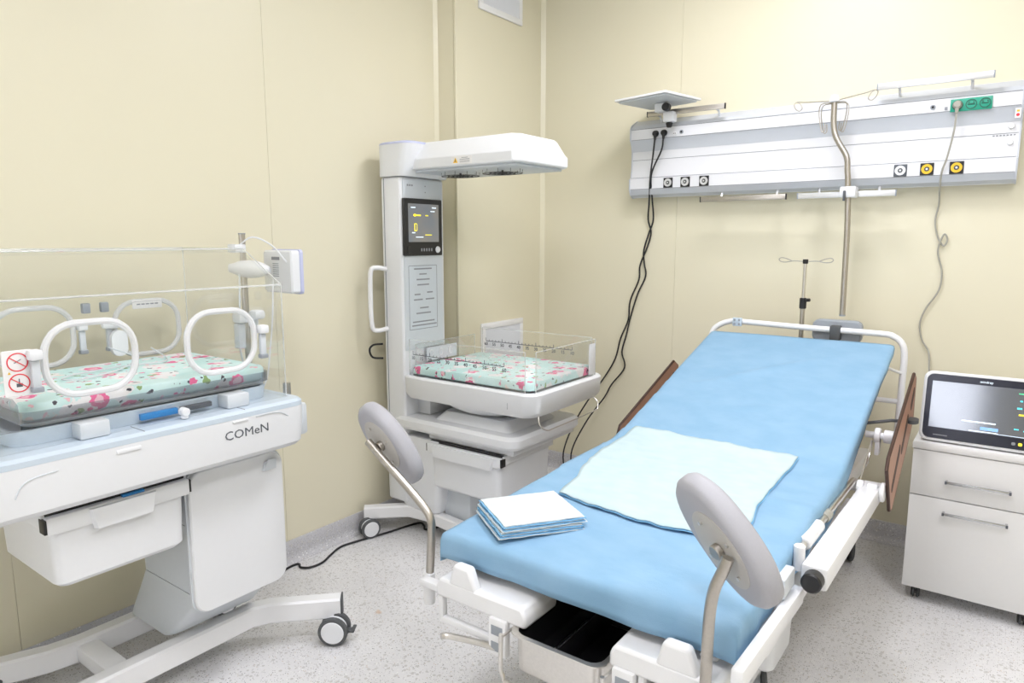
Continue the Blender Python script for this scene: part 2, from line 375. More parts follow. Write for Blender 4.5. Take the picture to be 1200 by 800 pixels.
# grey top slope; lower lip and concave band have their shade painted grey
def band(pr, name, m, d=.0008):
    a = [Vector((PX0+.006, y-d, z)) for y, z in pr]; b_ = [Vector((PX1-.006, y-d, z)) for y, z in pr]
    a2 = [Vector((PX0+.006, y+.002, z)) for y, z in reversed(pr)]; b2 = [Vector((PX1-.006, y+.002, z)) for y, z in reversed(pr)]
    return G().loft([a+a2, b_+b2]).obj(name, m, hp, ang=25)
band([(-.055, 1.6455), (-.085, 1.66), (-.10, 1.687)], 'lower_lip_shade', PANELG)
band([(-.0785, 1.886), (-.086, 1.915), (-.101, 1.944)], 'concave_band_shade', PANELG)
bar_z = [(-.104, 2.001), (-.09, 2.02), (-.032, 2.051)]
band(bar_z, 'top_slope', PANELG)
sl = G()
for z, y in ((1.8425, -.0785), (1.7485, -.098), (1.689, -.1005), (1.9455, -.1025), (1.999, -.1042)):
    sl.box(PX0+.008, PX1-.008, y-.0006, y+.001, z-.0011, z+.0011, 0)
sl.obj('joint_line', LINE, hp)
for x in (PX0, PX1-.006):
    G().loft([[Vector((x, y*1.03-.0005, z+(.003 if z > 1.85 else -.003))) for y, z in prof], [Vector((x+.006, y*1.03-.0005, z+(.003 if z > 1.85 else -.003))) for y, z in prof]]).obj('end_cap', PANELG, hp)
NY = (0, -1, 0); XX = (1, 0, 0)
for i, x in enumerate((.99, 1.084, 1.184, 2.058, 2.157, 2.263)):
    z = 1.716; yl = i in (4, 5)
    o = G().plate(fr((x, -.1005, z), XX, NY), .050, .050, .002, .004).obj('gas_outlet', BLACK if i != 3 else LOGO, hp)
    o['label'] = 'round yellow gas outlet on black square' if yl else 'round silver gas outlet on black square'
    q = G().ringplate(fr((x, -.1045, z), XX, NY), .0205, .0100, .004)
    q.obj('collar', YEL if yl else ALU, o)
    h = G(); h.cyl((x, -.1045, z), (x, -.1085, z), .008, n=16); h.obj('port', RUBBER if not yl else LOGO, o)
    h = G(); h.cyl((x, -.1085, z), (x, -.110, z), .004, n=12); h.obj('port_core', ALU, o)
# round lever locks and earth points
def stud(x, z, r, m, name='earth_point'):
    return G().cyl((x, -.1035, z), (x, -.108, z), r, n=18, bev=.001).obj(name, m, hp)
for x in (1.056, 2.160): stud(x, 1.967, .010, MIDGREY); G().cyl((x, -.108, 1.967), (x, -.1095, 1.967), .005).obj('earth_point_core', BLACK, hp)
stud(1.02, 1.962, .011, WHITE2); 
for dx, dz in ((-.004, 0), (.004, 0)): stud(1.02+dx, 1.962+dz, .0018, BLACK, 'socket_hole').location.y -= .005
for z in (1.869, 1.806): G().cyl((2.435, -.0785, z), (2.435, -.090, z), .011, .009, n=20).obj('push_button', WHITE2, hp)
pgl = G().plate(fr((2.452, -.1035, 1.915), XX, NY), .020, .038, .001, .0006); pgl.obj('sticker', PAPER, hp)
G().plate(fr((2.452, -.1042, 1.908), XX, NY), .012, .012, .006, .0005).obj('sticker_mark', RED, hp)
G().plate(fr((2.452, -.1042, 1.923), XX, NY), .010, .008, .002, .0005).obj('sticker_mark', YEL, hp)
for k in range(7): G().box(2.375+k*.0115, 2.382+k*.0115, -.0795, -.0788, 1.8325, 1.8375, 0).obj('fine_print', PRINTG, hp)
G().plate(fr((2.207, -.1042, 1.957), XX, NY), .011, .013, .001, .0006).obj('label_mark', PRINTG, hp)
# green triple socket
gs = G().box(2.222, 2.365, -.109, -.1042, 1.940, 1.990, .0015).obj('triple_socket', GREEN, hp); gs['label'] = 'green three-way mains socket block'
for x in (2.247, 2.294, 2.341):
    q = G(); q.ringplate(fr((x, -.109, 1.965), XX, NY), .0195, .0165, .003)
    q.plate(fr((x, -.109, 1.965), XX, NY), .024, .005, .001, .0022); q.obj('socket_rim', GREEND, gs)
    for dx in (-.008, .008): G().cyl((x+dx, -.109, 1.972), (x+dx, -.1105, 1.972), .0022, n=8).obj('socket_hole', BLACK, gs)
# equipment rails above and below
def rail(x0, x1, z, y, feet, m, up):
    r_ = G().box(x0, x1, y-.005, y+.005, z-.0125, z+.0125, .001).obj('equipment_rail', m, hp)
    for xc in (x0, x1-.003): G().box(xc-.001, xc+.004, y-.006, y+.006, z-.0135, z+.0135, .0005).obj('rail_end_cap', BLACK if m is STEELD else MIDGREY, r_)
    for x in feet:
        if up: G().tube([(x, y+.004, z), (x, -.088, z-.006), (x, -.072, 2.029)], .006, smooth=0).obj('rail_foot', ALU, r_)
        else: G().tube([(x, y+.004, z), (x, -.085, z+.012), (x, -.072, 1.655)], .006, smooth=0).obj('rail_foot', ALU, r_)
rail(.885, 1.295, 2.062, -.15, (.93, 1.24), STEELD, True)
rail(1.952, 2.366, 2.065, -.15, (2.03, 2.29), ALU, True)
rail(1.187, 1.603, 1.620, -.15, (1.27, 1.54), STEELD, False)
rail(1.652, 2.056, 1.620, -.15, (1.73, 1.98), ALU, False)

# ------------------------------------------------------------------ shelf on clamp
sh = thing('instrument_shelf', (1.0, -.17, 2.05), 'small white tray shelf clamped to the left end of the upper rail', 'shelf')
Ms = Matrix.Translation((.965, -.205, 2.112)) @ Matrix.Rotation(math.radians(-12.7), 4, 'Z')
G().plate(Ms @ Matrix.Identity(4), .32, .30, .012, .010, .002).obj('shelf_board', WHITE2, sh)
G().plate(Ms @ Matrix.Translation((0, 0, -.008)), .29, .27, .012, .008, .002).obj('underside_tray', GREYW, sh)
G().box(.945, 1.0, -.20, -.145, 2.060, 2.1035, .006).obj('clamp_block', WHITE2, sh)
G().box(.985, 1.045, -.185, -.136, 2.010, 2.062, .008).obj('clamp', WHITE, sh)
G().cyl((1.015, -.19, 2.078), (1.015, -.225, 2.078), .020, n=14, bev=.004).obj('clamp_knob', BLACK, sh)
G().cyl((1.012, -.16, 2.009), (1.012, -.16, 1.985), .018, .013, n=14, bev=.003).obj('lock_knob', BLACK, sh)
G().tube([(1.10, -.10, 2.117), (1.14, -.105, 2.121)], .003, smooth=0).obj('stub', ALU, sh)

# ================================================================== IV POLE ON THE WALL RAIL
ip = thing('infusion_pole', (1.885, -.20, 1.10), 'cranked steel infusion pole with hooks hanging from the head panel rail', 'infusion pole')
yp = -.205
G().tube([(1.888, yp, 1.085), (1.884, yp, 1.45), (1.874, yp, 1.66), (1.868, yp, 1.72), (1.86, yp, 1.78), (1.815, yp, 1.86), (1.80, yp, 1.92), (1.797, yp, 2.02)], .0125, n=14, smooth=5).obj('pole', STEELD, ip)
G().cyl((1.888, yp, 1.0825), (1.888, yp, 1.09), .0128).obj('end_plug', MIDGREY, ip)
G().box(1.845, 1.91, yp-.02, -.158, 1.603, 1.650, .006).obj('rail_clamp', WHITE, ip)
G().box(1.862, 1.872, yp-.034, yp-.02, 1.588, 1.632, .003).obj('clamp_lever', LOGO, ip)
G().cyl((1.797, yp, 2.012), (1.797, yp, 2.042), .022, .017, n=18, bev=.004).obj('hook_hub', WHITE, ip)
def loophook(d, s_=1):
    o = Vector((1.797, yp, 2.02)); d = Vector(d).normalized(); u = Vector((0, 0, 1))
    P = [(.02, 0), (.07, .006), (.125, .012), (.155, .018), (.168, .008), (.160, -.012), (.145, -.022), (.133, -.012), (.142, .008), (.155, .016)]
    return G().tube([o+d*a*s_+u*b_*s_ for a, b_ in P], .0022, n=6, smooth=4)
for d in ((1, 0, .05), (-1, 0, -.05)): loophook(d).obj('hook', STEELD, ip)
def drophook(sx, sy):
    o = Vector((1.797, yp, 2.01))
    P = [(0.01*sx, sy*.01, 0), (.05*sx, sy*.02, -.005), (.055*sx, sy*.02, -.05), (.042*sx, sy*.02, -.115), (.034*sx, sy*.02, -.122), (.028*sx, sy*.02, -.113), (.03*sx, sy*.02, -.085)]
    return G().tube([o+Vector(p) for p in P], .0022, n=6, smooth=3)
for sx, sy in ((1, -1), (-1, -1), (1, 1), (-1, 1)): drophook(sx, sy).obj('hook', STEELD, ip)

# ================================================================== CABLES from the panel
def plugcord(pts, r, m, name, label, px, pz, pm, yb=-.1045):
    t = thing(name, (px, yb, pz), label, 'cable')
    G().tube(pts, r, n=7, smooth=6).obj('cord', m, t)
    g = G(); g.cyl((px, yb-.0005, pz), (px, yb-.022, pz), .017, .014, n=18, bev=.003); g.cyl((px, yb-.012, pz-.008), (px, yb-.014, pz-.034), .009, .005, n=12); g.obj('plug', pm, t)
    return t
wb = lambda x, z, y=-.012: (x, y, z)
plugcord([(.915, -.118, 1.936), (.909, -.12, 1.86), (.90, -.125, 1.75), (.866, -.06, 1.62), (.845, -.02, 1.53), (.86, -.012, 1.46), (.84, -.012, 1.38), (.80, -.012, 1.28), (.795, -.012, 1.20), (.745, -.012, 1.08), (.735, -.012, .97), (.69, -.012, .86), (.66, -.015, .74), (.60, -.02, .63), (.50, -.05, .47), (.40, -.05, .30), (.34, -.06, .12), (.40, -.12, .006), (.55, -.30, .006), (.50, -.6, .006)], .0045, CORDB, 'power_cord', 'black power cord from the left plug on the panel, hanging behind the warmer', .916, 1.969, BLACK)
plugcord([(.962, -.118, 1.936), (.955, -.12, 1.88), (.905, -.125, 1.76), (.888, -.07, 1.64), (.875, -.02, 1.53), (.845, -.012, 1.45), (.82, -.012, 1.36), (.825, -.012, 1.29), (.835, -.012, 1.22), (.79, -.012, 1.12), (.75, -.012, .99), (.725, -.012, .88), (.70, -.012, .78), (.72, -.015, .69), (.64, -.02, .58), (.60, -.03, .50), (.50, -.07, .34), (.42, -.1, .14), (.50, -.16, .006), (.70, -.35, .006), (.66, -.62, .006)], .0045, CORDB, 'power_cord', 'black power cord from the right plug, crossing the other below the panel', .963, 1.969, BLACK)
cg = [(2.247, -.130, 1.935), (2.246, -.13, 1.86), (2.235, -.125, 1.76), (2.212, -.108, 1.68), (2.2085, -.06, 1.62), (2.205, -.03, 1.56)]
plugcord([(2.247, -.128, 1.93), (2.244, -.128, 1.86), (2.228, -.12, 1.76), (2.212, -.105, 1.70), (2.207, -.07, 1.63), (2.205, -.02, 1.57), (2.196, -.012, 1.50), (2.212, -.012, 1.43), (2.235, -.014, 1.395), (2.248, -.018, 1.42), (2.236, -.022, 1.445), (2.222, -.02, 1.41), (2.218, -.014, 1.36), (2.238, -.012, 1.28), (2.232, -.012, 1.20), (2.19, -.012, 1.12), (2.172, -.012, 1.05), (2.185, -.012, .98), (2.215, -.02, .93), (2.225, -.04, .86), (2.24, -.06, .70), (2.26, -.06, .6)], .0038, CORDG, 'monitor_cord', 'pale grey cord with a small loop hanging from the green socket', 2.247, 1.966, CORDG, yb=-.1095)

# ================================================================== CASTER
def caster(parent, x, y, top, r=.052, wd=.018, yaw=0, brake=False, gap=.011, body=WHITE):
    """twin-wheel caster; wheel axle along local X turned by yaw"""
    M = Matrix.Translation((x, y, 0)) @ Matrix.Rotation(yaw, 4, 'Z')
    g = G(); g.b = bmesh.new()
    q = G(); q.cyl((0, 0, r*1.0), (0, 0, top), .012, n=14)
    q.loft([[Vector((a*.9, math.cos(t)*r*.82*(1 if math.sin(t) > -.3 else 1), r+math.sin(t)*r*.82)) for t in [math.pi*k/12 for k in range(13)]] for a in (-gap, gap)])
    bmesh.ops.transform(q.b, matrix=M, verts=q.b.verts)
    c = q.obj('caster', body, parent)
    for s_ in (-1, 1):
        a = s_*gap*1.05; b_ = s_*(gap+wd)
        h = G(); L = []
        for xx, rr in ((a, r*.80), (a, r-.004), (a+s_*.003, r), (b_-s_*.003, r), (b_, r-.004), (b_, r*.80)):
            L.append([Vector((xx, math.cos(2*math.pi*k/28)*rr, r+math.sin(2*math.pi*k/28)*rr)) for k in range(28)])
        h.loft(L, cap0=True, cap1=True); bmesh.ops.transform(h.b, matrix=M, verts=h.b.verts); wh = h.obj('wheel', RUBBER, c)
        h = G(); h.cyl((b_-s_*.001, 0, r), (b_+s_*.003, 0, r), r*.80, r*.74, n=28); bmesh.ops.transform(h.b, matrix=M, verts=h.b.verts); h.obj('wheel_cover', WHITE if body is not BLACK else BLACK, c)
    if brake:
        h = G(); h.box(-.012, .012, -r*1.38, -r*.55, r*.80, r*1.02, .004, M=Matrix.Translation((0, 0, 0))); h.box(-.02, .02, -r*1.45, -r*1.2, r*.98, r*1.12, .003)
        bmesh.ops.transform(h.b, matrix=M, verts=h.b.verts); h.obj('brake_lever', RUBBER, c)
    return c

# ================================================================== INCUBATOR
inc = thing('infant_incubator', (.40, -2.6, 0), 'white infant incubator with clear hood on a wheeled stand at left', 'incubator')
G().bar([(.44, -3.12, .118), (.44, -2.28, .118), (.47, -2.22, .118), (.642, -2.047, .118)], .055, .075).obj('base_bar', WHITE2, inc)
G().bar([(.16, -2.20, .112), (.16, -2.72, .112), (.145, -2.80, .112), (.09, -2.93, .112)], .055, .075).obj('base_bar', WHITE2, inc)
G().box(-.027, .027, 0.0005, .006, .080, .156, .002, M=Matrix.Translation((.642, -2.047, 0)) @ Matrix.Rotation(math.radians(-45), 4, 'Z')).obj('bar_end_cap', RUBBER, inc)
G().box(.185, .415, -2.735, -2.67, .085, .135, .004).obj('cross_bar', WHITE2, inc)
caster(inc, .655, -2.09, .085, .052, .020, yaw=math.radians(125), brake=True)
caster(inc, .10, -2.94, .085, .05, .020, yaw=.4)
caster(inc, .16, -2.22, .085, .05, .018, yaw=.2)
# column: flared foot, box, rounded door
def rl(x0, x1, y0, y1, z, r=.03, seg=4):
    return [Vector(((x0+x1)/2+a, (y0+y1)/2+b_, z)) for a, b_ in rrect(x1-x0, y1-y0, r, seg)]
G().loft([rl(.14, .405, -2.55, -2.25, .155), rl(.15, .44, -2.55, -2.25, .175), rl(.20, .56, -2.53, -2.25, .295), rl(.21, .585, -2.525, -2.25, .325)]).obj('column_foot', GREYW, inc)
G().loft([rl(.21, .585, -2.525, -2.25, .328), rl(.21, .60, -2.525, -2.25, .36), rl(.21, .615, -2.53, -2.25, .78)]).obj('column', GREYW, inc)
G().box(.235, .58, -2.5275, -2.524, .552, .5545, 0).obj('column_joint', LINE, inc)
cd = G().plate(fr((.617, -2.415, .535), (0, 1, 0), (1, 0, 0)), .315, .438, .045, .022, .004).obj('column_door', WHITE, inc)
G().plate(fr((.6145, -2.415, .535), (0, 1, 0), (1, 0, 0)), .325, .448, .048, .010, .001).obj('door_seal', GREYW, cd)
G().loft([[Vector(p) for p in ((.640, -2.325, .725), (.640, -2.285, .725), (.655, -2.29, .735), (.655, -2.32, .735))], [Vector(p) for p in ((.640, -2.335, .7), (.640, -2.285, .7), (.648, -2.288, .7), (.648, -2.33, .7))]]).obj('door_latch', GREYW, cd)
G().box(.50, .56, -2.25, -2.215, .58, .605, .006).obj('pedal', MIDGREY, inc)
# body tray
G().loft([rl(.13, .715, -3.055, -2.27, .782, .03), rl(.12, .728, -3.07, -2.25, .788, .03), rl(.10, .737, -3.085, -2.237, .80, .035), rl(.095, .742, -3.09, -2.233, .86, .035), rl(.09, .742, -3.095, -2.232, .912, .035)]).obj('body', WHITE, inc, ang=30)
dk = G().loft([rl(.09, .742, -3.06, -2.232, .9125, .035), rl(.09, .742, -3.06, -2.232, .926, .035), rl(.097, .733, -3.05, -2.24, .934, .03)]).obj('deck', BLUEW, inc)
G().box(.7405, .7455, -2.80, -2.74, .893, .903, .002).obj('latch', WHITE, inc)
G().box(.7405, .7455, -2.485, -2.435, .902, .909, .002).obj('latch', WHITE, inc)
for y in (-2.725, -2.44): G().box(.66, .7345, y-.0008, y+.0008, .9335, .9350, 0).obj('deck_joint', LINE, inc)
text('COMeN', fr((.7425, -2.440, .868), (0, 1, 0), (1, 0, 0)), .036, LOGO, 'lettering', inc, sx=1.12)
# raised swoosh grooves on the front
G().tube([(.7425, -3.02, .845), (.7435, -3.005, .872), (.7430, -2.98, .884), (.7425, -2.93, .888)], .0016, n=6).obj('moulded_groove', GREYW, inc)
G().tube([(.7425, -2.41, .908), (.7435, -2.36, .909), (.7435, -2.325, .903), (.7425, -2.30, .888)], .0016, n=6).obj('moulded_groove', GREYW, inc)
# right end bracket and stubs
G().box(.60, .70, -2.232, -2.195, .80, .905, .012).obj('end_bracket', GREYW, inc)
G().box(.63, .675, -2.1955, -2.192, .825, .87, .003).obj('bracket_inset', MIDGREY, inc)
G().cyl((.60, -2.20, .90), (.60, -2.20, .955), .0125).obj('accessory_socket', STEELD, inc)
# inner tub
G().loft([rl(.15, .645, -2.985, -2.30, .9345, .04), rl(.15, .65, -2.99, -2.295, .972, .04), rl(.16, .64, -2.98, -2.305, .9725, .035), rl(.17, .63, -2.97, -2.31, .944, .03)]).obj('inner_tub', BLUEW, inc)
mt_z = .985
tr = G(); tr.loft([rl(.175, .625, -2.945, -2.29, .973, .03), rl(.17, .632, -2.955, -2.282, .983, .035)]); tr.obj('mattress_tray', GREYW, inc)
G().loft([rl(.165, .637, -2.96, -2.278, .984, .035), rl(.165, .637, -2.96, -2.278, 1.012, .035), rl(.169, .633, -2.956, -2.282, 1.012, .033), rl(.169, .633, -2.956, -2.282, .984, .033)], cap0=False, cap1=False, ring=True).obj('tray_rim', TRAYC, inc)
for y0, y1 in ((-2.86, -2.79), (-2.47, -2.40)): G().box(.645, .70, y0, y1, .9345, .975, .005).obj('tub_clip', GREYW, inc)
G().box(.655, .668, -2.70, -2.60, .945, .962, .002).obj('slide_bar', SKYB, inc)
G().box(.655, .668, -2.59, -2.50, .947, .961, .002).obj('slide_bar', LOGO, inc)
G().cyl((.70, -2.60, .936), (.70, -2.60, .965), .010, .008, n=12, bev=.002).obj('lock_knob', WHITE, inc)
G().cyl((.688, -2.60, .955), (.712, -2.60, .955), .012, n=14, bev=.002).obj('lock_knob', WHITE, inc)
# smoky baffle at the left end
G().loft([[Vector((.64, y, z)) for y, z in ((-3.03, .974), (-2.965, .974), (-2.965, 1.035), (-2.975, 1.053), (-2.995, 1.061), (-3.03, 1.065))], [Vector((.645, y, z)) for y, z in ((-3.03, .974), (-2.965, .974), (-2.965, 1.035), (-2.975, 1.053), (-2.995, 1.061), (-3.03, 1.065))]]).obj('end_baffle', TRAYC, inc)
# mattress: own thing
def mattress(name, x0, x1, y0, y1, z0, z1, label, m):
    g = G(); g.loft([rl(x0+.01, x1-.01, y0+.01, y1-.01, z0, .03, 5), rl(x0, x1, y0, y1, z0+.008, .03, 5), rl(x0, x1, y0, y1, z1-.010, .03, 5), rl(x0+.004, x1-.004, y0+.004, y1-.004, z1-.003, .03, 5), rl(x0+.014, x1-.014, y0+.014, y1-.014, z1, .025, 5)])
    o = g.obj(name, m); origin(o, ((x0+x1)/2, (y0+y1)/2, z0)); return tag(o, label, 'mattress')
mattress('infant_mattress', .173, .628, -2.948, -2.288, .984, 1.032, 'mint floral infant mattress inside the incubator hood', PRINT)
# hood (clear box with sloping front) and its arm ports
HX0, HX1, HY0, HY1 = .125, .69, -3.04, -2.265
ZB, ZM, ZT = .9345, 1.285, 1.392
hood = G().box(HX1-.005, HX1, HY0, HY1, ZB, ZM, .0015).obj('hood_front_pane', GLASS, inc)
G().loft([[Vector(p) for p in ((HX1-.005, y, ZM), (HX1, y, ZM), (.50, y, ZT), (.495, y, ZT-.004))] for y in (HY0, HY1)]).obj('hood_slope_pane', GLASS, inc)
G().box(HX0, .497, HY0, HY1, ZT-.005, ZT, .0015).obj('hood_top_pane', GLASS, inc)
hb = G().box(HX0, HX0+.005, HY0, HY1, ZB, ZT-.006, .0015).obj('hood_back_pane', GLASS, inc)
for y in (HY0, HY1-.005):
    G().loft([[Vector((x, yy, z)) for x, z in ((HX0+.006, ZB), (HX1-.006, ZB), (HX1-.006, ZM-.004), (.492, ZT-.007), (HX0+.006, ZT-.007))] for yy in (y, y+.005)]).obj('hood_end_pane', GLASS, inc)
ed = G()
ed.tube([(HX1, HY0, ZM), (HX1, HY1, ZM)], .0028, n=6, smooth=0); ed.tube([(.498, HY0, ZT), (.498, HY1, ZT)], .0022, n=6, smooth=0)
ed.tube([(HX1-.003, HY1, ZB), (HX1-.003, HY1, ZM), (.498, HY1, ZT), (HX0+.002, HY1, ZT), (HX0+.002, HY1, ZB)], .0022, n=6, smooth=0)
ed.tube([(HX1-.003, HY0, ZB), (HX1-.003, HY0, ZM), (.498, HY0, ZT), (HX0+.002, HY0, ZT), (HX0+.002, HY0, ZB)], .0022, n=6, smooth=0)
ed.tube([(HX0, HY0, ZT), (HX0, HY1, ZT)], .0025, n=6, smooth=0)
ed.obj('hood_edge', GLASSE, inc)
def port(x, yc, zc, wd, ht, side, hinge):
    M = fr((x, yc, zc), (0, 1, 0), (1, 0, 0)); loop = rrect(wd, ht, .07, 6)
    P = [M @ Vector((a, b_, 0)) for a, b_ in loop]
    o = G().tube(P, .0085, n=8, smooth=0, closed=True).obj('arm_port_ring', ORING, inc)
    if side > 0:
        hx = yc+hinge*(wd/2+.022)
        G().box(x-.004, x+.026, hx-.014, hx+.014, zc+.01, zc+.035, .006).obj('port_latch', WHITE, o)
        G().box(x, x+.014, hx-.009, hx+.009, zc-.055, zc+.009, .003).obj('port_hinge', GREYW, o)
        G().box(x-.002, x+.018, hx-.012, hx+.012, zc-.065, zc-.052, .003).obj('port_hinge_foot', MIDGREY, o)
    return o
port(.6975, -2.818, 1.137, .205, .172, 1, -1)
port(.6975, -2.475, 1.135, .205, .172, 1, 1)
port(.1165, -2.40, 1.125, .215, .180, 1, -1)
port(.1165, -2.74, 1.125, .215, .180, 1, 1)
# back-side inner latches seen through the hood
for y in (-2.60, -2.545): G().box(.131, .15, y-.012, y+.012, 1.19, 1.222, .004).obj('hood_catch', MIDGREY, inc)
G().loft([[Vector((.132+dx, -2.51+a*.9, 1.085+b_)) for a, b_ in rrect(.055, .085, .025)] for dx in (0, .02)]).obj('inner_flap', WHITE, inc)
G().box(.131, .155, -2.56, -2.50, 1.135, 1.165, .01).obj('inner_flap', WHITE, inc)
G().box(.7, .702, -2.45, -2.30, 1.2, 1.2005, 0) if False else None
G().plate(fr((.1235, -2.40, 1.205), (0, 1, 0), (1, 0, 0)), .10, .03, .002, .001).obj('label_strip', PAPER, inc)
for k in range(5): G().box(.1246, .1250, -2.435+k*.015, -2.424+k*.015, 1.203, 1.207, 0).obj('strip_print', PRINTG, inc)
# warning card: no bare hands / no flame circles
MF = lambda y, z, dx=0: fr((.6905+dx, y, z), (0, 1, 0), (1, 0, 0))
wc = G().plate(MF(-2.972, 1.120), .060, .105, .004, .0012).obj('warning_card', PAPER, inc); wc['label'] = 'white card with two red prohibition circles'
for z in (1.145, 1.097):
    G().ringplate(MF(-2.972, z, .0014), .0215, .0190, .0006).obj('ban_circle', RED, wc)
    a = math.radians(-38); G().box(-.0195, .0195, -.001, .001, 0, .0006, 0, M=MF(-2.972, z, .0016) @ Matrix.Rotation(a, 4, 'Z')).obj('ban_bar', RED, wc)
G().box(-.006, .006, -.007, .001, 0, .0005, 0, M=MF(-2.972, 1.095, .0013)).obj('ban_symbol', LOGO, wc)
G().box(-.001, .001, 0, .012, 0, .0005, 0, M=MF(-2.972, 1.095, .0013)).obj('ban_symbol', LOGO, wc)
G().box(-.008, .008, -.001, .001, 0, .0005, 0, M=MF(-2.972, 1.147, .0013) @ Matrix.Rotation(.5, 4, 'Z')).obj('ban_symbol', PRINTG, wc)
G().poly(MF(-2.990, 1.121, .0013), [(-.003, -.002), (.003, -.002), (0, .004)], .0005).obj('caution_mark', YEL, wc)
gcard = G().plate(fr((.131, -2.93, 1.11), (0, 1, 0), (1, 0, 0)), .06, .05, .003, .001).obj('emblem_card', PAPER, inc)
G().plate(fr((.1322, -2.92, 1.11), (0, 1, 0), (1, 0, 0)), .03, .025, .012, .0006).obj('emblem_mark', GREEN, gcard)
# top edge knobs at the right end
G().box(.50, .545, -2.265, -2.225, 1.165, 1.195, .010).obj('end_latch', WHITE, inc)
G().cyl((.50, -2.245, 1.165), (.50, -2.245, 1.14), .016, n=16, bev=.003).obj('end_latch_stem', GREYW, inc)
G().box(.40, .45, -2.262, -2.22, 1.145, 1.18, .010).obj('end_latch', WHITE, inc)
G().box(.41, .44, -2.262, -2.235, 1.06, 1.145, .005).obj('latch_arm', GREYW, inc)
# pole with probe pod and display
G().cyl((.25, -2.11, .80), (.25, -2.11, 1.440), .0115, n=16).obj('accessory_pole', STEELD, inc)
G().cyl((.25, -2.11, 1.440), (.25, -2.11, 1.444), .0125, n=16).obj('pole_cap', MIDGREY, inc)
G().box(.12, .28, -2.231, -2.11, .80, .84, .006).obj('pole_bracket', GREYW, inc)
G().box(.225, .275, -2.155, -2.11, 1.375, 1.405, .005).obj('pole_clamp', WHITE, inc)
G().loft([[Vector((.25+a, -2.115+.02*0, 1.315))+Vector((0, b_*.75, b_)) for a, b_ in [(lx_, math.cos(t)*rr) for t in (0,)]]*3 for lx_, rr in ((0, .01), (.01, .02))]) if False else None
pod = G(); L = []
for k in range(11):
    t = k/10; rr = .034*math.sin(math.pi*min(.97, max(.06, t)))**.45
    c_ = Vector((.235, -2.155, 1.32)).lerp(Vector((.315, -2.045, 1.312)), t); u = Vector((.8, .6, 0)).cross(Vector((0, 0, 1)))
    L.append([c_+u*math.cos(a)*rr+Vector((0, 0, math.sin(a)*rr*.95)) for a in [2*math.pi*j/18 for j in range(18)]])
pod.loft(L).obj('sensor_pod', WHITE, inc)
Md = fr((.315, -2.0, 1.305), (1, -.08, 0), (-.08, -1, .0))
dsp = G().plate(Md @ Matrix.Translation((0, 0, -.02)), .19, .155, .012, .035, .006).obj('display_unit', WHITE, inc)
G().plate(Md @ Matrix.Translation((0, 0, -.032)), .198, .162, .014, .0125, .002).obj('display_bezel', LILAC, dsp)
for k in range(7): G().box(-.028, .012, -.018+k*.0075, -.015+k*.0075, .015, .0158, 0, M=Md).obj('speaker_slot', MIDGREY, dsp)
G().plate(Md @ Matrix.Translation((-.008, .048, .015)), .055, .012, .002, .0008).obj('rating_label', PRINTG, dsp)
G().tube([(.26, -2.13, 1.40), (.30, -2.10, 1.43), (.34, -2.05, 1.40), (.38, -2.02, 1.34)], .003, n=6).obj('display_cable', WHITE, inc)
G().tube([(.27, -2.14, 1.30), (.275, -2.15, 1.18), (.262, -2.15, 1.05), (.27, -2.14, .95)], .0035, n=6).obj('probe_cable', GREYW, inc)
G().tube([(.35, -2.06, 1.28), (.352, -2.07, 1.15), (.34, -2.08, 1.02), (.34, -2.1, .92), (.34, -2.15, .85)], .003, n=6).obj('display_cable', WHITE, inc)
# wire lying on the mattress
G().tube([(.18, -2.56, 1.08), (.22, -2.50, 1.045), (.36, -2.60, 1.0385), (.44, -2.74, 1.0385), (.40, -2.78, 1.0385), (.35, -2.72, 1.0385), (.33, -2.60, 1.0385), (.34, -2.47, 1.0385), (.26, -2.42, 1.0385), (.17, -2.42, 1.06)], .0022, n=6, smooth=6).obj('sensor_wire', GREYW, inc)
# drawer under the body
def drawer(parent, M, wd, dp, ht, handle_w, sticker=False):
    """local: X width, Y into the box, Z up; origin at top front centre"""
    h = wd/2; g = G(); tp = .93; th = .004
    def lo(k, z, e): return [Vector((a, b_+dp/2, z)) for a, b_ in rrect((wd-.02)*k-e, dp*k-e, .025, 4)]
    g.loft([lo(.965, -ht, .02), lo(.975, -ht+.012, 0), lo(1, -.05, 0), lo(1, -.012, 0), lo(1, -.012, .008), lo(.99, -.06, .01), lo(.955, -ht+.01, .03)], M=M)
    d = g.obj('drawer', WHITE, parent)
    f = G().box(-h, h, -.012, .012, -.045, 0, .004, M=M); f.obj('drawer_front_lip', WHITE, d)
    f = G(); f.loft([[Vector(p) for p in ((-handle_w/2-e, y, -.004), (handle_w/2+e, y, -.004), (handle_w/2-.01+e, y, -.058), (-handle_w/2+.01-e, y, -.058))] for y, e in ((-.0115, 0), (-.022, -.006))], M=M); f.obj('drawer_handle', WHITE, d)
    for s_ in (-1, 1):
        rn = G().box(s_*(h-.012), s_*(h+.004), .012, dp, -.034, .004, .001, M=M).obj('runner', WHITE, d)
        G().box(s_*(h-.004), s_*(h+.006), -.009, .022, -.040, -.004, .001, M=M).obj('runner_end', BLACK, rn)
    G().box(-h+.004, h-.004, .010, .024, -.006, .0085, .001, M=M).obj('drawer_gap', BLACK, d)
    if sticker: G().box(.0, .055, -.0105, .001, .0005, .006, 0, M=M).obj('blue_sticker', SKYB, d)
    return d
drawer(inc, fr((.665, -2.765, .755), (0, 1, 0), (0, 0, 1)) @ Matrix.Identity(4), .355, .36, .195, .17, True)
G().box(.20, .60, -2.94, -2.925, .73, .777, .002).obj('runner_bracket', GREYW, inc)
G().tube([(.55, -3.14, .70), (.56, -2.97, .735), (.56, -2.965, .765)], .004, n=6, smooth=0).obj('wire_loop', WHITE, inc)
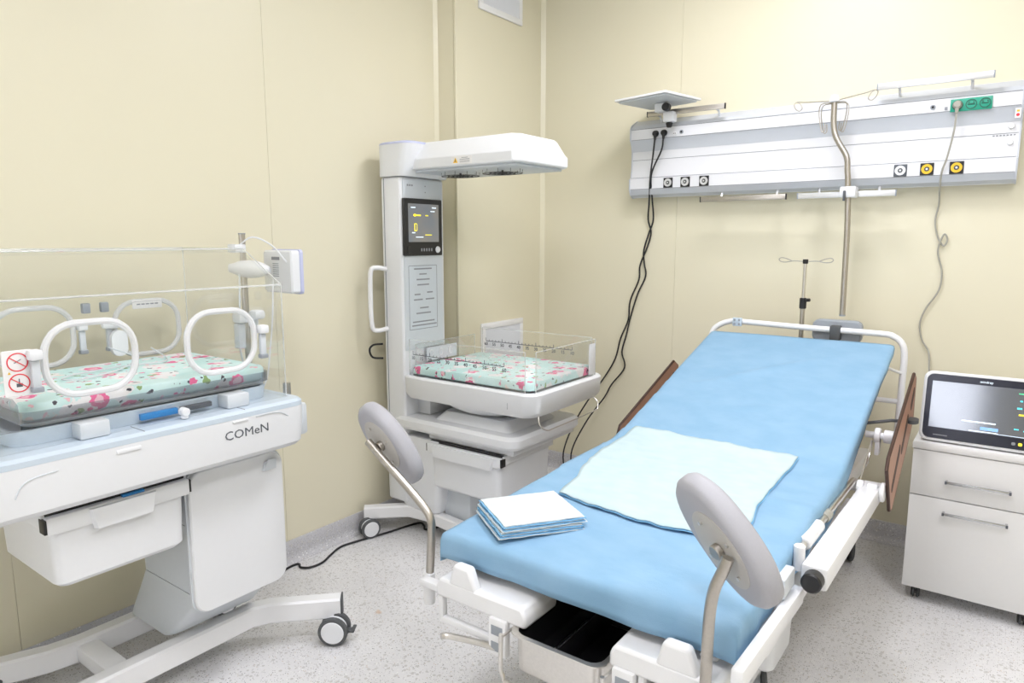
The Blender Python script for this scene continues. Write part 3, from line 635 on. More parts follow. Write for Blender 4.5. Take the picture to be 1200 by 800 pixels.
G().tube([(.30, -3.08, .775), (.33, -3.04, .5), (.31, -3.0, .25), (.30, -2.96, .14), (.33, -2.94, .05), (.36, -2.9, .0045), (.38, -2.98, .0045)], .0042, n=6).obj('mains_cord', GREYW, inc)

# ================================================================== RADIANT WARMER
wm = thing('infant_warmer', (.3, -1.15, 0), 'tall white radiant infant warmer with overhead heater in the corner', 'infant warmer')
G().bar([(.045, -1.405, .112), (.20, -1.255, .112), (.30, -1.235, .108), (.60, -1.26, .10), (.88, -1.34, .10)], .05, .06).obj('base_bar', WHITE2, wm)
G().bar([(.06, -.83, .112), (.20, -.90, .112), (.60, -.90, .10), (.86, -.80, .10)], .05, .06).obj('base_bar', WHITE2, wm)
caster(wm, .090, -1.415, .085, .047, .016, yaw=-.35)
caster(wm, .86, -1.34, .075, .036, .014, yaw=.3); caster(wm, .84, -.81, .075, .036, .014, yaw=.2); caster(wm, .10, -.85, .085, .036, .014)
# column
G().box(.092, .222, -1.288, -.995, .16, 1.705, .014, 3).obj('column', WHITE, wm)
G().box(.115, .117, -1.2905, -1.2875, .6, 1.70, 0).obj('column_joint', LINE, wm)
G().loft([rl(.085, .245, -1.298, -.985, 1.706, .03), rl(.085, .25, -1.30, -.983, 1.716, .03), rl(.08, .27, -1.305, -.975, 1.75, .05), rl(.078, .30, -1.31, -.965, 1.845, .06)]).obj('column_head', WHITE, wm, ang=40)
G().loft([rl(.078, .30, -1.31, -.965, 1.8455, .06), rl(.08, .298, -1.308, -.967, 1.853, .06), rl(.092, .286, -1.296, -.979, 1.858, .05)]).obj('head_cap', LILAC, wm)
# front panel of column
Mc = lambda y, z, dx=0: fr((.2225+dx, y, z), (0, 1, 0), (1, 0, 0))
G().plate(Mc(-1.145, 1.30, -.001), .262, .79, .004, .005).obj('column_front_panel', GREYW, wm)
scr = G().plate(Mc(-1.155, 1.478, .004), .258, .262, .006, .010, .002).obj('control_screen', BLACK, wm)
def screenmat(name, c0, c1, em):
    m, n, l, b = newmat(name); tc = n.new('ShaderNodeTexCoord'); nz = n.new('ShaderNodeTexNoise'); nz.inputs['Scale'].default_value = 6
    l.new(tc.outputs['Object'], nz.inputs['Vector']); r = ramp(n, [(.35, c0), (.65, c1)]); l.new(nz.outputs['Fac'], r.inputs[0])
    l.new(r.outputs[0], b.inputs['Emission Color']); b.inputs['Emission Strength'].default_value = em; b.inputs['Base Color'].default_value = (.03, .03, .035, 1); b.inputs['Roughness'].default_value = .09
    return m
G().plate(Mc(-1.153, 1.498, .0142), .205, .175, .002, .0008).obj('display_glass', screenmat('warmer_screen', (.20, .22, .24), (.27, .25, .21), 1.0), scr)
def glow(name, c, e=1.0): return mat(name, c, .4, emit=e)
GY, GW, GC, GG = glow('yellow_glow', (.85, .72, .05)), glow('white_glow', (.75, .85, .95)), glow('cyan_glow', (.1, .7, .8)), glow('green_glow', (.1, .6, .3))
for dy, dz, a, b_, m in ((-.045, .035, .05, .007, GY), (-.06, .035, .012, .012, GY), (.02, .035, .02, .005, GY), (-.062, -.02, .006, .036, GY), (-.047, -.02, .004, .030, GY), (-.055, -.004, .014, .004, GY), (-.055, -.036, .014, .004, GY), (.03, -.055, .045, .004, GY), (-.07, -.045, .02, .005, GW), (-.03, -.065, .05, .004, GW), (.06, .055, .03, .004, GW), (-.07, .07, .03, .005, GW), (.07, .072, .03, .005, GW)):
    G().plate(Mc(-1.153+dy, 1.498+dz, .0151), a, b_, .001, .0004).obj('screen_readout', m, scr)
G().cyl((.236, -1.062, 1.374), (.246, -1.062, 1.374), .016, .014, n=20, bev=.003).obj('dial', WHITE, scr)
for k in range(5): G().plate(Mc(-1.17+k*.017, 1.374, .0142), .009, .014, .001, .0005).obj('key_mark', PRINTG, scr)
G().plate(Mc(-1.255, 1.374, .0142), .018, .036, .008, .003).obj('power_switch', BLACK, scr)
for k in range(3): G().plate(Mc(-1.245+k*.014, 1.668, .0042), .010, .008, .001, .0004).obj('fine_print', PRINTG, wm)
for z in (1.668, 1.640): G().plate(Mc(-1.13, z, .0042), .007, .006, .003, .0004).obj('indicator', PRINTG, wm)
# instruction sheet
ist = G().plate(Mc(-1.155, 1.15, .0042), .20, .31, .003, .0006).obj('instruction_label', mat('label_pale_blue', (.66, .71, .76), .5), wm)
for y_, z_, a, b_ in ((-1.155, 1.30, .19, .003), (-1.155, 1.0, .19, .003), (-1.25, 1.15, .003, .30), (-1.06, 1.15, .003, .30)): G().plate(Mc(y_, z_, .005), a, b_, .0005, .0004).obj('label_border', PRINTG, ist)
for z_, a, y_ in ((1.285, .12, -1.155), (1.26, .05, -1.155), (1.235, .09, -1.155), (1.21, .08, -1.155), (1.165, .04, -1.195), (1.172, .04, -1.11), (1.14, .06, -1.19), (1.14, .06, -1.11), (1.10, .06, -1.15), (1.075, .10, -1.155), (1.035, .15, -1.155), (1.018, .17, -1.15)):
    G().plate(Mc(y_, z_, .005), a, .0065, .0005, .0004).obj('label_line', PRINTG, ist)
# grip handle on the wall side
G().tube([(.12, -1.288, 1.285), (.10, -1.335, 1.292), (.088, -1.358, 1.275), (.086, -1.362, 1.15), (.088, -1.358, 1.02), (.10, -1.335, .998), (.12, -1.288, 1.005)], .011, n=10, smooth=4).obj('grip_handle', WHITE2, wm)
# canopy (heater head)
def cl(x0, x1, y0, y1, z, ch=.04):
    return [Vector(p) for p in ((x0, y0, z), (x1-ch, y0, z), (x1, y0+ch, z), (x1, y1-ch, z), (x1-ch, y1, z), (x0, y1, z))]
hx = [(.20, .845, -1.245, -.845, 1.733), (.20, .85, -1.25, -.84, 1.738), (.205, .85, -1.25, -.84, 1.778), (.22, .842, -1.24, -.85, 1.79), (.27, .812, -1.205, -.868, 1.845), (.28, .80, -1.19, -.88, 1.857)]
can = G().loft([cl(*a, ch=.03) for a in hx]).obj('heater_head', WHITE, wm, ang=22)
bev = can.modifiers.new('b', 'BEVEL'); bev.width = .006; bev.segments = 2; bev.limit_method = 'ANGLE'
G().box(.25, .82, -1.22, -.87, 1.722, 1.7335, .004).obj('underside_panel', GREYW, can)
for i, xc in enumerate((.42, .66)):
    yc = -1.10
    k = G(); n_ = 22
    for rr in (.075, .05, .025): k.tube([(xc+math.cos(2*math.pi*j/n_)*rr*1.25, yc+math.sin(2*math.pi*j/n_)*rr, 1.706) for j in range(n_)], .0012, n=5, smooth=0, closed=True)
    for j in range(10):
        a = 2*math.pi*j/10; k.tube([(xc, yc, 1.706), (xc+math.cos(a)*.075*1.25, yc+math.sin(a)*.075, 1.706), (xc+math.cos(a)*.075*1.25, yc+math.sin(a)*.075, 1.722)], .0011, n=5, smooth=0)
    k.cyl((xc, yc, 1.70), (xc, yc, 1.72), .005, n=8)
    k.obj('heater_guard', HEAT, can)
wl2 = G().plate(fr((.555, -1.2508, 1.757), XX, NY), .115, .034, .002, .0008).obj('warning_label', PAPER, can)
G().poly(fr((.522, -1.2518, 1.756), XX, NY), [(-.013, -.010), (.013, -.010), (0, .012)], .0005).obj('warning_triangle', YEL, wl2)
G().poly(fr((.522, -1.2524, 1.7555), XX, NY), [(-.002, -.006), (.002, -.006), (.001, .005), (-.001, .005)], .0004).obj('warning_wave', LOGO, wl2)
for k in range(4): G().plate(fr((.573, -1.2518, 1.766-.006*k), XX, NY), .055 if k else .035, .0022, .0005, .0004).obj('fine_print', PRINTG, wl2)
# lower body
G().loft([rl(.17, .40, -1.27, -.93, .14, .03), rl(.15, .42, -1.285, -.90, .20, .03), rl(.15, .44, -1.285, -.90, .50, .03)]).obj('lower_column', WHITE, wm)
G().box(.40, .56, -1.22, -.93, .115, .30, .01).obj('base_box', GREYW, wm)
G().loft([rl(.15, .865, -1.295, -.76, .535, .05), rl(.145, .875, -1.305, -.75, .548, .055), rl(.145, .875, -1.305, -.75, .578, .055), rl(.16, .86, -1.29, -.765, .592, .05)]).obj('shelf', WHITE, wm)
G().box(.35, .84, -1.265, -.77, .503, .5345, .006).obj('drawer_housing', WHITE, wm)
drawer(wm, fr((.582, -1.290, .494), XX, (0, 0, 1)), .425, .40, .215, .36)
G().box(.20, .30, -1.20, -.95, .5925, .70, .008).obj('tilt_housing', WHITE, wm)
dm = G(); L = []
for k in range(7):
    t = k/6*math.pi/2; L.append([Vector((.575+math.cos(a)*.26*max(.12, math.sin(t)), -1.06+math.sin(a)*.215*max(.12, math.sin(t)), .700-.082*math.cos(t))) for a in [2*math.pi*j/28 for j in range(28)]])
dm.loft(L).obj('tilt_dome', WHITE, wm)
G().loft([rl(.36, .80, -1.24, -.86, .5925, .03), rl(.40, .76, -1.21, -.89, .632, .03)]).obj('dome_base', WHITE, wm)
G().cyl((.16, -1.05, .70), (.16, -1.05, .80), .05) if False else None
G().box(.222, .30, -1.20, -.98, .66, .745, .01).obj('cradle_arm', WHITE, wm)
# cradle
cr = G().loft([rl(.26, .90, -1.24, -.76, .676, .05), rl(.22, .945, -1.29, -.72, .688, .06), rl(.205, .965, -1.302, -.70, .710, .065), rl(.205, .968, -1.305, -.695, .785, .065), rl(.212, .961, -1.298, -.702, .793, .06), rl(.235, .938, -1.275, -.73, .792, .05), rl(.235, .938, -1.275, -.73, .765, .05)]).obj('cradle', WHITE, wm, ang=40)
G().box(.963, .966, -1.06, -.92, .752, .764, 0).obj('cradle_print', PRINTG, cr) if False else None
for k in range(9): G().box(.9652, .9660, -1.10+k*.017, -1.088+k*.017, .760, .770, 0).obj('fine_print', PRINTG, cr)
G().box(.835, .8365, -1.3035, -1.3015, .72, .785, 0).obj('cradle_joint', LINE, cr)
AZ0, AZ1 = .770, .962
def wallp(x0, x1, y0, y1, z1=AZ1):
    o = G().box(x0, x1, y0, y1, AZ0, z1, .0015).obj('clear_side_panel', GLASS, wm)
    e = G(); e.box(x0, x1, y0, y1, z1+.0002, z1+.0018, 0)
    if x1-x0 > y1-y0: e.box(x0-.0015, x0, y0, y1, AZ0+.02, z1, 0); e.box(x1, x1+.0015, y0, y1, AZ0+.02, z1, 0)
    else: e.box(x0, x1, y0-.0015, y0, AZ0+.02, z1, 0); e.box(x0, x1, y1, y1+.0015, AZ0+.02, z1, 0)
    e.obj('panel_edge', GLASSE, o); return o
p1 = wallp(.245, .905, -1.276, -1.271); p2 = wallp(.245, .905, -.730, -.725); p3 = wallp(.938, .943, -1.245, -.755)
wallp(.230, .235, -1.22, -.78, .93)
for p_, yy, nrm, sg in ((p1, -1.2765, NY, 1), (p2, -.7305, NY, 1)):
    g = G(); X0, X1 = .27, .80; z = .893
    g.box(X0, X1, yy-.0004, yy, z-.0016, z+.0016, 0)
    for k in range(26):
        x = X0+(X1-X0)*k/25; g.box(x-.0014, x+.0014, yy-.0004, yy, z, z+(.017 if k % 5 == 0 else .008), 0)
    g.obj('ruler_scale', LOGO, p_)
    for k in range(11): text(str(60-5*k if p_ is p2 else 10+5*k), fr((X0+(X1-X0)*k/10, yy-.0001, z-.016), XX, NY), .023, LOGO, 'ruler_number', p_, bold=.0004)
for (a, b_) in ((-.82, -.765),): G().box(.9435, .948, a, b_, .80, .945, .002).obj('panel_clip', ORING, p3)
cb = G().box(.2365, .2375, -1.15, -.93, .84, .905, 0).obj('holder_card', GREYW, wm)
for k in range(3): G().ringplate(fr((.2385, -1.12+k*.07, .875), (0, 1, 0), (1, 0, 0)), .02, .014, .002, sx=.7).obj('cable_holder', WHITE, wm)
mattress('infant_mattress', .243, .932, -1.266, -.736, .7935, .836, 'mint floral infant mattress in the open warmer cradle', PRINT)
# wire rail under the cradle front, and side wire
G().tube([(.95, -1.24, .70), (.965, -1.25, .66), (.98, -1.22, .635), (.985, -1.16, .635), (.985, -.85, .64), (.985, -.80, .65), (.975, -.79, .68), (.94, -.79, .70)], .003, n=7, smooth=3).obj('wire_rail', STEEL, wm)
G().tube([(.095, -1.30, .93), (.06, -1.33, .925), (.045, -1.34, .90), (.055, -1.33, .865), (.09, -1.295, .86)], .005, n=7).obj('cable_loop', CORDB, wm)
G().tube([(.26, -1.21, .40), (.245, -1.23, .3), (.235, -1.2, .1), (.24, -1.15, .0055)], .004, n=6).obj('mains_lead', CORDB, wm) if False else None

# floor cord
fc = G().tube([(.10, -2.02, .0052), (.055, -1.87, .0052), (.05, -1.815, .0052), (.062, -1.80, .0052), (.09, -1.815, .0052), (.125, -1.79, .0052), (.13, -1.73, .0052), (.10, -1.66, .0052), (.072, -1.58, .0052), (.085, -1.50, .0052), (.13, -1.34, .0052), (.17, -1.17, .0052), (.215, -1.17, .0052), (.26, -1.20, .0052), (.30, -1.10, .0052)], .005, n=7, smooth=6).obj('floor_cord', CORDB)
tag(fc, 'black mains cord snaking on the floor beside the left wall', 'cable')

# ================================================================== BED
MX0, MX1 = 1.338, 2.108; YF, YK0, YK1, YH = -2.248, -1.60, -1.30, -.31
KN = [(-2.32, .648), (-2.28, .65), (-1.95, .664), (-1.60, .68), (-1.40, .683), (-1.30, .69), (-1.22, .708), (-1.1, .742), (-.31, .985), (-.27, .997)]
def surf(y):
    for (a, za), (b_, zb) in zip(KN, KN[1:]):
        if y <= b_: return za+(zb-za)*(y-a)/(b_-a)
    return KN[-1][1]
SL = Vector((0, .79, .243)).normalized(); NB = Vector((0, -.243, .79)).normalized()
bed = thing('delivery_bed', (1.72, -1.3, 0), 'white obstetric delivery bed with raised back and leg rests', 'bed')
# mattress
mg = []
yy_ = [YF, -1.95, -1.6, -1.4, -1.3, -1.22, -1.1, -.7, -.33]
def ms(y, w_, zt, zb):
    z = surf(y); return [Vector((a+1.725, y, z+b_)) for a, b_ in [(p, q+(zt+zb)/2) for p, q in rrect(w_, zt-zb, .02, 4)]]
mm = G().loft([ms(YF+.0, .745, -.012, -.060)]+[ms(y, .765, -.005, -.068) for y in [YF+.008]+yy_[1:]]+[ms(-.322, .745, -.012, -.06)]).obj('bed_mattress', MIDGREY)
origin(mm, (1.725, -1.3, .6)); tag(mm, 'long grey bed mattress lying under the light blue sheet', 'mattress')
# sheet
def sheet():
    t = bmesh.new(); us = []; n = 46
    W = MX1-MX0; nu, nv = 70, 120; fd = .072
    grid = []
    for j in range(nv+1):
        vv = -fd+(YH-YF+fd)*j/nv; row = []
        for i in range(nu+1):
            y0 = YF+max(0, vv)
            sd = .085 if y0 < -1.9 else (.085+.015*min(1, (y0+1.9)/.3) if y0 < -1.4 else .10+(.028-.10)*min(1, (y0+1.4)/.65))
            uu = -sd+(W+2*sd)*i/nu
            ex = max(0, -uu, uu-W); ey = max(0, -vv)
            x = MX0+min(max(uu, 0), W); y = y0
            drop = max(ex, ey)
            # soft edge rounding
            z = surf(y)-drop
            if uu < 0: x -= min(.006, ex*.5)
            if uu > W: x += min(.006, ex*.5)
            if vv < 0: y -= min(.006, ey*.5)
            edge = min(uu, W-uu, vv+.0) if (ex == 0 and ey == 0) else 0
            if edge < .012 and ex == 0 and ey == 0: z -= .002*(1-edge/.012)**2
            p = Vector((x*4.0, y*3.0, 1.3))
            amp = .0035 if drop == 0 else .005
            z += amp*.55*noise.noise(p)
            # diagonal creases on the raised back
            cr_ = math.exp(-((x-1.66)*.62+(y+.66)*(-.78)-.02)**2/.0006)*math.exp(-((x-1.7)**2)/.035)
            if drop == 0: z += .011*cr_
            for (cx_, cy_, an, ln) in ((1.50, -.82, .15, .07), (1.55, -.98, .1, .08), (1.45, -.70, .1, .05), (1.75, -.95, .35, .09)):
                dx, dy = x-cx_, y-cy_; a_ = dx*math.cos(an)+dy*math.sin(an); b2 = -dx*math.sin(an)+dy*math.cos(an)
                if drop == 0: z += .006*math.exp(-(b2**2)/.00025)*math.exp(-(a_**2)/(ln*ln))
            # crease where the foot section joins
            if drop == 0: z += .006*math.exp(-((y+1.58+(x-1.7)*.02)**2)/.0004)*(1 if x > 1.9 else .3)
            if ex > 0:
                k = .009*noise.noise(Vector((1.0, y*9, 2.0+(i > nu/2))))*min(1, drop/.05); x += k*(1 if uu > W else -1)+ (.004 if uu > W else -.004)
                z += .010*noise.noise(Vector((y*5, 7.0, (i > nu/2)*3.0)))*min(1, drop/.08)
            if ey > 0:
                y -= .004+.009*noise.noise(Vector((x*8, 3.0, 5.0)))*min(1, drop/.05); z += .010*noise.noise(Vector((x*4, 9.0, 1.0)))*min(1, drop/.08)
            row.append(t.verts.new((x, y, z)))
        grid.append(row)
    for j in range(nv):
        for i in range(nu): t.faces.new((grid[j][i], grid[j][i+1], grid[j+1][i+1], grid[j+1][i]))
    return t
g = G(); g._add(sheet()); so = g.obj('bed_sheet', SHEET, ang=70); origin(so, (1.725, -1.3, .66))
md = so.modifiers.new('s', 'SOLIDIFY'); md.thickness = .0012; md.offset = 1
tag(so, 'light blue disposable sheet draped over the delivery bed', 'sheet')
# absorbent pad spread on the sheet
def bedsurf_z(x, y): return surf(y)
A_, B_, C_, D_ = (1.385, -1.221), (1.977, -1.236), (2.012, -1.905), (1.462, -1.885)
def padmesh():
    t = bmesh.new(); n, m_ = 44, 48; gr = []
    for j in range(m_+1):
        v = j/m_; row = []
        for i in range(n+1):
            u = i/n
            x = (A_[0]*(1-u)+B_[0]*u)*(1-v)+(D_[0]*(1-u)+C_[0]*u)*v; y = (A_[1]*(1-u)+B_[1]*u)*(1-v)+(D_[1]*(1-u)+C_[1]*u)*v
            y += -.028*math.sin(math.pi*u)*v**3
            x += -.035*math.sin(math.pi*min(1, v*1.15))*max(0, 1-u*3) if u < .33 else 0
            x += -.022*math.sin(math.pi*v)*max(0, (u-.6)/.4)
            x += .008*noise.noise(Vector((v*7, u*3, 1)))*(abs(u-.5)*2)**3; y += .010*noise.noise(Vector((u*7, v*3, 4)))*(abs(v-.5)*2)**3
            e = min(u, 1-u, v, 1-v)
            z = surf(y)+.010+.004*noise.noise(Vector((x*6, y*6, 2)))+.003*noise.noise(Vector((x*17, y*13, 5)))
            if e < .04: z += .004*noise.noise(Vector((x*28, y*28, 3)))
            row.append(t.verts.new((x, y, z)))
        gr.append(row)
    for j in range(m_):
        for i in range(n): t.faces.new((gr[j][i], gr[j+1][i], gr[j+1][i+1], gr[j][i+1]))
    return t
g = G(); g._add(padmesh()); po = g.obj('absorbent_pad', PADW, ang=80); origin(po, (1.7, -1.55, .69))
md = po.modifiers.new('s', 'SOLIDIFY'); md.thickness = .003; md.offset = 1
tag(po, 'pale blue absorbent pad spread flat across the middle of the bed', 'pad')
g = G()
t = bmesh.new(); 
bk = G(); bk._add(padmesh())
for v in bk.b.verts:
    v.co.z -= .0022; v.co.x += (v.co.x-1.72)*.012; v.co.y += (v.co.y+1.55)*.012
bo = bk.obj('blue_backing', PADB, po, ang=80)
# stack of folded pads
def foldpad(k, c, dx, dy, rot, zb, label):
    th = .014
    t = thing('folded_pad', (c[0], c[1], zb), label, 'pad', 'folded pads at the foot of the bed')
    M = Matrix.Translation((c[0]+dx, c[1]+dy, zb)) @ Matrix.Rotation(rot, 4, 'Z') @ Matrix.Rotation(math.radians(1.6), 4, 'Y')
    W_, H_ = .228, .198
    def layer(z, w_, h_, m, name, seed, tk=.0035):
        tt = bmesh.new(); n = 26; top = []; bot = []
        for j in range(n+1):
            r1, r2 = [], []
            for i in range(n+1):
                x = (i/n-.5)*w_; y = (j/n-.5)*h_
                ed_ = 1 if (i in (0, n) or j in (0, n)) else 0
                x += .0025*noise.noise(Vector((y*60, seed, 1)))*(1 if i in (0, n) else 0); y += .0025*noise.noise(Vector((x*60, seed, 4)))*(1 if j in (0, n) else 0)
                zz = z+.0015*noise.noise(Vector((x*22, y*22, seed)))
                r1.append(tt.verts.new((x, y, zz+(tk if not ed_ else tk*.6)))); r2.append(tt.verts.new((x, y, zz)))
            top.append(r1); bot.append(r2)
        for j in range(n):
            for i in range(n):
                tt.faces.new((top[j][i], top[j][i+1], top[j+1][i+1], top[j+1][i])); tt.faces.new((bot[j][i], bot[j+1][i], bot[j+1][i+1], bot[j][i+1]))
        for a in range(n):
            tt.faces.new((top[0][a], bot[0][a], bot[0][a+1], top[0][a+1])); tt.faces.new((top[n][a+1], bot[n][a+1], bot[n][a], top[n][a]))
            tt.faces.new((top[a+1][0], bot[a+1][0], bot[a][0], top[a][0])); tt.faces.new((top[a][n], bot[a][n], bot[a+1][n], top[a+1][n]))
        q = G(); q._add(tt, M); return q.obj(name, m, t, ang=60)
    layer(0, W_+.014, H_+.006, PADWW, 'wrapper_edge', k, .002)
    layer(.002, W_+.004, H_+.002, PADB, 'backing_layer', k+3, .004)
    layer(.006, W_-.006, H_-.002, PADWW, 'core_layer', k+7, .0035)
    layer(.0095, W_+.006, H_+.004, PADB, 'backing_layer', k+5, .004)
    layer(.0135, W_-.002, H_, PADWW, 'face_layer', k+9, .0045 if k else .003)
    return t
foldpad(0, (1.488, -2.08), 0, 0, .98, .664, 'bottom folded blue-backed pad of the stack at the foot of the bed')
foldpad(1, (1.488, -2.08), .003, .006, 1.0, .6825, 'top folded pad of the stack, its white face up')
# platform under the mattress
G().box(1.37, 2.08, -2.225, -1.32, .572, .590, .004).obj('seat_board', WHITE2, bed)
Mb = fr((1.725, -.79, surf(-.79)-.085), XX, NB)
G().box(-.37, .37, -.53, .47, -.012, 0, .003, M=Mb).obj('back_board', WOOD, bed)
for s_ in (-1, 1):
    G().box(1.725+s_*.33-.02, 1.725+s_*.33+.02, -2.24, -.45, .50, .565, .006).obj('side_beam', WHITE2, bed)
    G().tube([(1.725+s_*.25, -1.25, .56), (1.725+s_*.25, -.62, .79)], .014, smooth=0).obj('back_strut', WHITE2, bed)
for y in (-1.9, -1.2, -.5): G().box(1.415, 2.035, y-.025, y+.025, .50, .55, .005).obj('cross_beam', WHITE2, bed)
for y in (-1.62, -.85):
    G().box(1.63, 1.82, y-.09, y+.09, .20, .49, .015).obj('lift_column', GREYW, bed)
G().box(1.52, 1.93, -1.80, -.40, .13, .20, .02).obj('base_frame', WHITE2, bed)
for x in (1.47, 1.97):
    for y in (-1.64, -.34):
        G().box(x-.05, x+.03, y-.06, y+.10, .160, .225, .015).obj('caster_cover', WHITE, bed)
        caster(bed, x+(.015 if x > 1.7 else -.015), y+.03, .161, .078, .018, yaw=.35, body=GREYW)
G().loft([rl(1.975, 2.045, -1.71, -1.55, .228, .02), rl(1.962, 2.057, -1.73, -1.53, .245, .025), rl(1.962, 2.06, -1.73, -1.52, .375, .025)]).obj('leg_cover', WHITE, bed)
G().loft([rl(1.964, 2.058, -1.728, -1.522, .376, .025), rl(1.99, 2.088, -1.76, -1.56, .50, .02), rl(2.02, 2.10, -1.80, -1.62, .60, .015)]).obj('leg_cover', GREYW, bed)  # upper part greyed to paint in the shade under the deck
# foot-end mouldings (left and right)
def foot_moulding(x0, x1, bx0, bx1, zt, inner):
    g = G(); y0, y1 = -2.312, -2.17
    b_ = zt-.052
    P = [(x0, zt-.02), (x0+.012, zt), (x1-.012, zt), (x1, zt-.02), (x1, b_), (x0, b_)] if inner < 0 else [(x0, zt-.02), (x0+.012, zt), (x1-.012, zt), (x1, zt-.02), (x1, b_), (x0, b_)]
    g.loft([[Vector((x, y, z)) for x, z in P] for y in (y0, y1)])
    q = [(bx0-.018, zt-.01), (bx0, zt+.050), (bx1, zt+.050), (bx1+.026, zt-.01)]
    g.loft([[Vector((x, y, z)) for x, z in q] for y in (y0, y0+.03)])
    o = g.obj('foot_moulding', WHITE2, bed); md = o.modifiers.new('b', 'BEVEL'); md.width = .008; md.segments = 2; md.limit_method = 'ANGLE'
    return o
fm = foot_moulding(1.355, 1.640, 1.415, 1.465, .556, 1)
fm2 = foot_moulding(1.862, 2.112, 1.985, 2.040, .556, -1)
for x0, x1 in ((1.36, 1.545), (1.93, 2.105)):
    G().box(x0, x1, -2.308, -2.288, .430, .448, .004).obj('foot_rail', WHITE2, bed)
    for x in (x0, x1-.012): G().box(x, x+.014, -2.308, -2.288, .44, .51, .003).obj('foot_rail_post', WHITE2, bed)
for x in (1.562, 1.90):
    pl = G().box(x-.026, x+.026, -2.322, -2.30, .415, .510, .004).obj('latch_plate', WHITE2, bed)
    for z in (.482, .440): G().box(x-.016, x+.018, -2.3235, -2.322, z-.012, z+.012, .0005).obj('latch_window', MIDGREY, pl)
G().tube([(1.562, -2.315, .432), (1.51, -2.32, .430), (1.43, -2.345, .432), (1.415, -2.36, .433)], .0085, n=10, smooth=3).obj('release_handle', STEEL, bed)
G().cyl((1.94, -2.30, .475), (1.995, -2.30, .482), .011).obj('release_shaft', STEEL, bed)
# leg rest sockets, poles and pads
def legrest(sock, pole, pc, a, nrm, la, lb, pl_off, lab):
    G().cyl(sock[0], sock[1], .0165, n=18, bev=.003).obj('pole_socket', WHITE2, bed)
    G().tube(pole, .0115, n=12, smooth=4).obj('leg_rest_pole', STEELD, bed)
    a = Vector(a).normalized(); nrm = Vector(nrm); nrm = (nrm-a*nrm.dot(a)).normalized(); b_ = nrm.cross(a)
    pc = Vector(pc); L = []
    for off, k in ((-.025, .82), (-.022, .92), (-.012, .985), (.006, 1.0), (.018, .97), (.026, .87), (.020, .5), (.015, .1)):
        ring_ = []
        for j in range(40):
            t = 2*math.pi*j/40; ca, sb = math.cos(t), math.sin(t)
            ex_ = abs(ca)**.9*(1 if ca > 0 else -1); ey_ = abs(sb)**.9*(1 if sb > 0 else -1)
            ring_.append(pc+nrm*off+a*ex_*la*k+b_*ey_*lb*k)
        L.append(ring_)
    o = G().loft(L).obj('leg_rest_pad', GREY, bed, ang=60); o['label'] = lab
    L = []
    for off, k in ((-.0235, 1), (-.0265, 1), (-.0275, .95)):
        L.append([pc+nrm*off+a*(math.cos(2*math.pi*j/36)*la*.58*k+pl_off[0])+b_*(math.sin(2*math.pi*j/36)*lb*.72*k+pl_off[1]) for j in range(36)])
    bp = G().loft(L).obj('mounting_plate', PLATEG, o)
    for p_, q_ in ((-.42, 0), (.42, 0), (0, .5), (0, -.5)):
        c_ = pc+nrm*-.0275+a*(la*p_+pl_off[0])+b_*(lb*q_+pl_off[1]); G().cyl(c_, c_-nrm*.004, .004, n=10).obj('screw', STEEL, o)
    e_ = pc-nrm*.027+a*pl_off[0]+b_*pl_off[1]
    G().cyl(e_, e_-nrm*.014, .016, n=16, bev=.002).obj('swivel', STEELD, o)
    return o
# camera-independent placement: centre, long axis, padded-face normal
legrest(((2.080, -2.32, .30), (2.080, -2.32, .55)), [(2.112, -2.318, .826), (2.105, -2.32, .800), (2.090, -2.322, .757), (2.083, -2.322, .70), (2.081, -2.32, .62), (2.080, -2.32, .545)], (2.090, -2.262, .838), (.699, -.10, -.708), (.469, .812, .348), .145, .080, (.010, .0), 'grey padded leg rest at the right of the foot end')
legrest(((1.240, -2.215, .40), (1.240, -2.215, .495)), [(1.006, -2.217, .832), (1.06, -2.217, .795), (1.12, -2.216, .755), (1.215, -2.215, .690), (1.248, -2.215, .655), (1.252, -2.215, .61), (1.243, -2.215, .49)], (1.045, -2.165, .822), (.549, .234, -.803), (.106, .933, .344), .140, .082, (-.01, .0), 'grey padded leg rest at the left of the foot end')
G().box(1.238, 1.365, -2.255, -2.225, .47, .49, .004).obj('socket_arm', WHITE2, bed)
G().box(2.065, 2.110, -2.345, -2.295, .49, .51, .004).obj('socket_arm', WHITE2, bed)
# side beams outside the sheet, right: rail arm, flat frame beam
G().box(2.143, 2.205, -1.865, -1.03, -.029, .029, .008, M=Matrix.Translation((0, -1.43, .600)) @ Matrix.Rotation(math.radians(-2.0), 4, 'X') @ Matrix.Translation((0, 1.43, 0))).obj('rail_arm', WHITE2, bed)
G().cyl((2.176, -1.865, .615), (2.176, -1.905, .617), .024, n=24, bev=.004).obj('arm_knob', BLACK, bed)
G().cyl((2.124, -1.80, .650), (2.124, -1.10, .628), .010).obj('slide_tube', STEEL, bed)
G().cyl((2.124, -1.76, .650), (2.124, -1.60, .644), .018, n=20, bev=.004).obj('slide_sleeve', WHITE2, bed)
G().cyl((2.124, -1.53, .641), (2.124, -1.48, .639), .015, n=16, bev=.003).obj('slide_collar', CORDG, bed)
G().cyl((2.130, -1.83, .61), (2.130, -1.83, .675), .014, n=16, bev=.003).obj('post', WHITE2, bed)
G().box(2.105, 2.14, -1.99, -1.90, .60, .65, .006).obj('latch_block', GREYW, bed)
G().box(2.130, 2.156, -2.33, -1.87, -.022, .022, .006, M=Matrix.Translation((0, -2.1, .580)) @ Matrix.Rotation(math.radians(-3), 4, 'X') @ Matrix.Translation((0, 2.1, 0))).obj('frame_beam', WHITE2, bed)
G().box(2.09, 2.125, -2.05, -1.0, .48, .53, .006).obj('lower_beam', WHITE2, bed)
